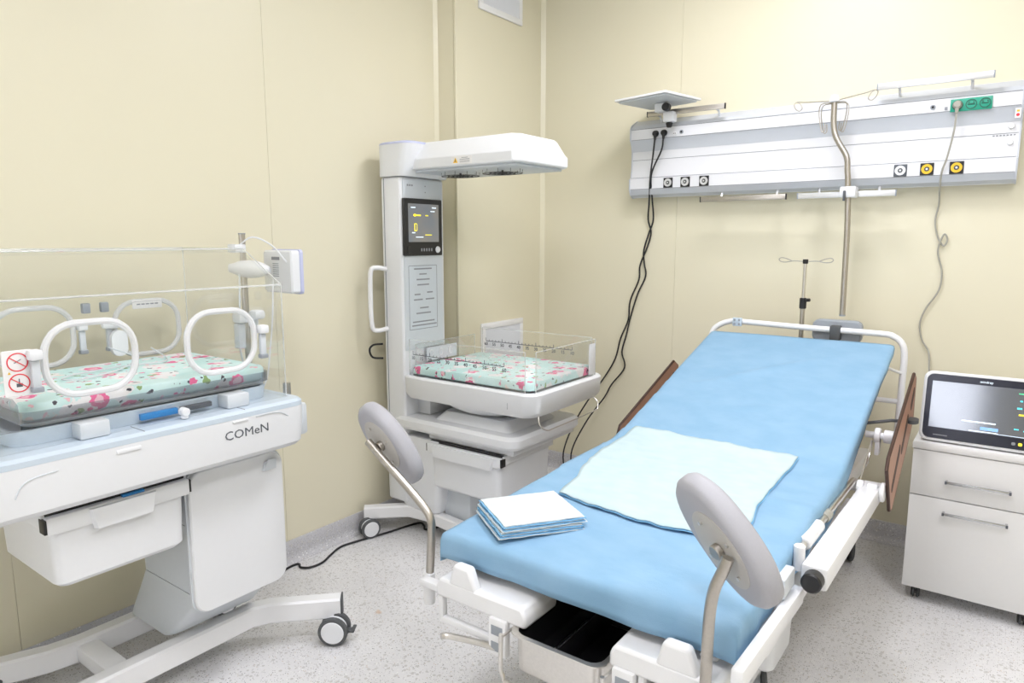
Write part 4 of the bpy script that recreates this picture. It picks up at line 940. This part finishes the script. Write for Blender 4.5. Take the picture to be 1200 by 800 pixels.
# side rail boards (fixed to the back section, tilted with it)
def board(x, dz=0, dy=0):
    P = [(-.62, .925), (-.575, .90), (-.565, .74), (-.62, .70), (-.99, .515), (-1.02, .52), (-1.16, .70), (-1.14, .735)]
    P = [(y+dy, z+dz) for y, z in P]
    o = G().loft([[Vector((xx, y, z)) for y, z in P] for xx in (x-.005, x+.005)]).obj('side_rail_board', WOOD, bed)
    e = G().tube([(x, y, z) for y, z in P], .0056, n=6, smooth=0, closed=True).obj('board_edge', WOODE, o)
    for (yc, zc, l_) in ((-.645, .835, .10), (-.80, .735, .17), (-.97, .655, .19)):
        Mh = fr((x+.0045, yc+dy, zc+dz), (0, .75, .66), (1, 0, 0))
        q = G(); q.plate(Mh, l_, .042, .021, .0012); q.plate(Mh @ Matrix.Translation((0, 0, -.0102)), l_, .042, .021, .0012); q.obj('board_slot', WOODE, o)
    return o
board(2.225); board(1.265, -.055, .02)
for y, z in ((-.80, .715), (-1.10, .605)):
    g = G(); g.cyl((2.105, y, z), (2.215, y, z), .012); g.cyl((2.135, y, z), (2.155, y, z), .028, n=20, bev=.003); g.cyl((2.165, y, z), (2.198, y, z), .024, n=20, bev=.003); g.cyl((2.205, y, z), (2.219, y, z), .032, n=20, bev=.003); g.box(2.14, 2.155, y-.02, y+.02, z-.07, z, .004)
    g.obj('rail_pivot', WHITE2, bed)
    G().tube([(2.13, y-.01, z-.02), (2.135, y-.08, z-.045), (2.13, y-.10, z-.085)], .003, n=6).obj('rail_wire', STEEL, bed)
g = G(); g.cyl((1.272, -.78, .64), (1.42, -.78, .64), .012); g.cyl((1.272, -1.08, .55), (1.42, -1.08, .55), .012); g.obj('rail_pivot', WHITE2, bed)
G().tube([(2.13, -.83, .70), (2.14, -1.08, .62)], .0025, n=6, smooth=0).obj('rail_wire', STEEL, bed)
G().loft([[Vector((2.243+math.cos(a)*.020, -.72+math.sin(a)*.034, z)) for a in [2*math.pi*j/20 for j in range(20)]] for z in (.762, .775)]).obj('brake_paddle', RUBBER, bed)
G().tube([(2.25, -.73, .768), (2.18, -.76, .768), (2.10, -.78, .75)], .006, n=8, smooth=0).obj('paddle_rod', RUBBER, bed)
# head tube
sb = lambda u_, off=0: Vector((0, 0, 0))
def bp_(x, s_, o=-.055):
    p = Vector((x, -.79, surf(-.79)))+SL*s_+NB*o; return p
hd = [Vector(p) for p in ((2.150, -.285, .60), (2.150, -.27, .80), (2.150, -.262, .93), (2.138, -.260, .985), (2.105, -.258, 1.013), (2.05, -.257, 1.022), (1.74, -.257, 1.026), (1.46, -.257, 1.033), (1.40, -.257, 1.030), (1.345, -.262, 1.005), (1.32, -.275, .96), (1.318, -.33, .80), (1.318, -.36, .62))]
G().tube(hd, .0135, n=12, smooth=4).obj('head_tube', WHITE2, bed)
G().tube([(1.318, -.33, .74), (2.150, -.272, .74)], .011, n=10, smooth=0).obj('head_cross_tube', WHITE2, bed)
G().tube([(2.150, -.268, .86), (2.085, -.36, .90)], .006, n=8, smooth=0).obj('head_stay', WHITE2, bed)
bx = Vector((1.445, -.257, 1.033))
br = G().box(-.022, .022, -.02, .02, .0, .012, .003, M=fr(bx+Vector((0, -.017, 0)), XX, NY)); br = br.obj('bed_end_bracket', BLUEW, bed)
for dx in (-.011, .011):
    for dz in (-.010, .010): G().cyl(bx+Vector((dx, -.029, dz)), bx+Vector((dx, -.032, dz)), .0055, n=12).obj('bracket_screw', MIDGREY, br)
# grey pump box hung on the head tube
pb = thing('hand_control_box', (1.875, -.235, .97), 'grey plastic box hooked on the head tube of the bed', 'box')
hz = Vector((1.875, -.257, 1.024))
G().plate(fr((hz.x, hz.y+.052, hz.z-.008), XX, NY), .205, .10, .03, .035, .006).obj('case', MIDGREY, pb)
G().box(hz.x-.022, hz.x+.022, hz.y-.020, hz.y+.03, hz.z-.045, hz.z+.020, .006).obj('hook_strap', RUBBER, pb)
# short infusion stand behind the head
iv = thing('infusion_stand', (1.715, -.22, 0), 'slim steel infusion stand with two hooks behind the bed head', 'infusion stand')
G().cyl((1.715, -.19, .10), (1.715, -.19, 1.14), .0105, n=14).obj('outer_tube', STEELD, iv)
G().cyl((1.715, -.19, 1.10), (1.715, -.19, 1.325), .0075, n=12).obj('inner_tube', STEEL, iv)
G().cyl((1.715, -.19, 1.105), (1.715, -.19, 1.155), .0155, n=16, bev=.003).obj('height_clamp', BLACK, iv)
G().cyl((1.728, -.195, 1.145), (1.746, -.20, 1.147), .008, n=10).obj('clamp_screw', BLACK, iv)
G().cyl((1.715, -.19, 1.312), (1.715, -.19, 1.332), .012, n=14, bev=.002).obj('hook_hub', BLACK, iv)
for s_ in (-1, 1):
    P = [(.01, 0), (.05, .002), (.085, -.004), (.108, -.002), (.118, .008), (.108, .016), (.085, .012), (.06, .002)]
    G().tube([(1.715+s_*a, -.19, 1.322+b_) for a, b_ in P], .002, n=6, smooth=4).obj('hook', STEELD, iv)
for k in range(4):
    a = k*math.pi/2+.2; G().tube([(1.715, -.19, .11), (1.715+math.cos(a)*.14, -.19+math.sin(a)*.14, .02)], .009, n=8, smooth=0).obj('stand_foot', STEELD, iv)
# basin and wire holder
bs = G(); bx0, bx1, by0, by1, zt = 1.612, 1.852, -2.335, -1.98, .505
bs.loft([rl(bx0+.03, bx1-.03, by0+.022, by1-.03, zt-.105, .025), rl(bx0+.008, bx1-.008, by0+.006, by1-.012, zt-.092, .03), rl(bx0+.004, bx1-.004, by0+.004, by1-.004, zt-.004, .03), rl(bx0-.006, bx1+.006, by0-.006, by1+.006, zt-.004, .03), rl(bx0-.006, bx1+.006, by0-.006, by1+.006, zt, .03), rl(bx0+.006, bx1-.006, by0+.006, by1-.006, zt, .03), rl(bx0+.014, bx1-.014, by0+.014, by1-.014, zt-.083, .033), rl(bx0+.032, bx1-.032, by0+.032, by1-.032, zt-.102, .03)])
bo_ = bs.obj('steel_basin', STEEL); LIN = True; origin(bo_, (1.73, -2.16, zt-.105)); tag(bo_, 'stainless steel basin slid out under the foot end of the bed', 'basin')
G().loft([rl(bx0+.0065, bx1-.0065, by0+.0065, by1-.0065, zt-.003, .03), rl(bx0+.0155, bx1-.0155, by0+.0155, by1-.0155, zt-.081, .032), rl(bx0+.034, bx1-.034, by0+.034, by1-.034, zt-.100, .03), rl(bx0+.036, bx1-.036, by0+.036, by1-.036, zt-.0985, .03), rl(bx0+.0175, bx1-.0175, by0+.0175, by1-.0175, zt-.080, .032), rl(bx0+.008, bx1-.008, by0+.008, by1-.008, zt-.003, .03)], cap0=False, cap1=False).obj('black_inside', BLACK, bo_)  # black skin added over the basin's inside to make it dark
G().box(bx0+.04, bx1-.04, by0+.04, by1-.04, zt-.101, zt-.099, 0).obj('black_inside_floor', BLACK, bo_)
G().box(bx0+.10, bx0+.104, by0+.03, by1-.03, zt-.098, zt-.03, .001).obj('black_inside_divider', BLACK, bo_)
G().tube([(1.597, -2.35, .500), (1.597, -2.352, .42), (1.605, -2.352, .397), (1.63, -2.352, .384), (1.84, -2.352, .384), (1.860, -2.352, .397), (1.868, -2.352, .42), (1.868, -2.35, .500)], .0055, n=8, smooth=3).obj('basin_holder', STEEL, bed)
for x in (1.597, 1.868): G().tube([(x, -2.35, .492), (x, -1.97, .492)], .004, n=6, smooth=0).obj('basin_rail', STEEL, bed)
G().box(1.645, 1.855, -2.17, -1.95, .540, .546, .001).obj('basin_guide', BLACK, bed)

# ================================================================== CABINET
cb_ = thing('bedside_cabinet', (2.45, -.33, 0), 'white bedside cabinet with two drawers standing right of the bed', 'cabinet')
CX0, CX1, CY0, CY1 = 2.238, 2.70, -.548, -.09
G().box(CX0, CX1, CY0+.018, CY1, .06, .622, .002).obj('carcass', WALLCAB, cb_)
G().box(CX0-.004, CX1+.004, CY0-.004, CY1+.004, .6235, .650, .004).obj('top', WALLCAB, cb_)
for z0, z1, hz_ in ((.442, .621, .513), (.060, .438, .388)):
    d = G().box(CX0, CX1, CY0, CY0+.0165, z0, z1, .0015).obj('drawer_front', WALLCAB, cb_)
    g = G(); g.box(2.352, 2.556, CY0-.024, CY0-.016, hz_-.005, hz_+.005, .001)
    for x in (2.352, 2.548): g.box(x, x+.008, CY0-.018, CY0-.0002, hz_-.0045, hz_+.0045, .001)
    g.obj('handle', DARKSTEEL, d)
    for x in (2.351, 2.550): G().box(x, x+.007, CY0-.0255, CY0-.0238, hz_-.006, hz_+.006, .0005).obj('handle_end', LOGO, d)
for x in (CX0+.045, CX1-.07):
    for y in (CY0+.05, CY1-.05): caster(cb_, x, y, .0605, .021, .008, yaw=.1, gap=.004, body=BLACK)

# ================================================================== MONITOR
mo = thing('patient_monitor', (2.43, -.42, .650), 'wide white-cased patient monitor with lit screen standing on the cabinet', 'monitor')
tl = math.radians(9); mw, mh = .400, .268
Mm = Matrix.Translation((2.448, -.505, .7895)) @ Matrix.Rotation(math.radians(90)-tl, 4, 'X')
G().plate(Mm @ Matrix.Translation((0, 0, -.055)), mw, mh, .030, .055, .007, 8).obj('housing', WHITE, mo)
G().plate(Mm @ Matrix.Translation((0, 0, -.11)), mw*.7, mh*.6, .03, .055, .01).obj('back_case', GREYW, mo)
G().box(2.33, 2.58, -.47, -.36, .6505, .675, .006).obj('foot', WHITE, mo)
gl_ = G().plate(Mm @ Matrix.Translation((0, 0, .0002)), mw-.022, mh-.022, .024, .002, .0006, 8).obj('bezel_glass', mat('bezel_black', (.010, .012, .028), .22), mo)
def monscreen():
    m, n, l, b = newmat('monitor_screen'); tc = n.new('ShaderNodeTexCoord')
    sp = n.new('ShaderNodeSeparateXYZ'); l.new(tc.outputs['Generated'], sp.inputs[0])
    r = ramp(n, [(0, (.10, .13, .17)), (.45, (.08, .11, .16)), (.62, (.03, .05, .09)), (1, (.025, .04, .06))]); l.new(sp.outputs['X'], r.inputs[0])  # left half emits brighter, painting in the window's reflection
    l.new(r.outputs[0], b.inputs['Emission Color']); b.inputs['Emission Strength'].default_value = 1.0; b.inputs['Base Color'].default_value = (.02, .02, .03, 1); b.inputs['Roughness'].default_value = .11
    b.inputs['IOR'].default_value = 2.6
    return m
SW, SH = .350, .178; so_ = (.004, .008)
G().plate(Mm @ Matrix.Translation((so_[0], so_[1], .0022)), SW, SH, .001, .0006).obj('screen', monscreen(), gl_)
def rd(u, v, w_, h_, m): G().plate(Mm @ Matrix.Translation((so_[0]+(u-.5)*SW, so_[1]+(v-.5)*SH, .0029)), w_, h_, .0006, .0004).obj('screen_readout', m, gl_)
for u, v, w_, h_, m in ((.80, .90, .020, .004, GG), (.80, .75, .008, .005, GC), (.79, .60, .015, .006, GC), (.83, .47, .030, .006, GY), (.90, .30, .032, .003, GW), (.78, .17, .014, .004, GC), (.86, .15, .014, .004, GC), (.97, .50, .010, .005, GC),
                        (.42, .22, .045, .005, GW), (.53, .22, .05, .005, GW), (.33, .22, .02, .005, GW), (.55, .10, .055, .012, mat('blue_glow', (.25, .45, .75), .4, emit=.8)), (.50, -.02+.05, .09, .003, GW), (.75, .02, .10, .0015, GW)): rd(u, v, w_, h_, m)
text('mindray', Mm @ Matrix.Translation((0, .1085, .0024)), .0125, GW, 'lettering', gl_)
for k in range(9): G().plate(Mm @ Matrix.Translation((-.150+k*.0052, -.109, .0023)), .004, .004, .0005, .0003).obj('fine_print', PRINTG, gl_)
for x, m in ((.098, PRINTG), (.118, GY), (.140, GG), (.162, RED)): G().plate(Mm @ Matrix.Translation((x, -.1035, .0023)), .012, .011, .004, .0006).obj('button', m, gl_)
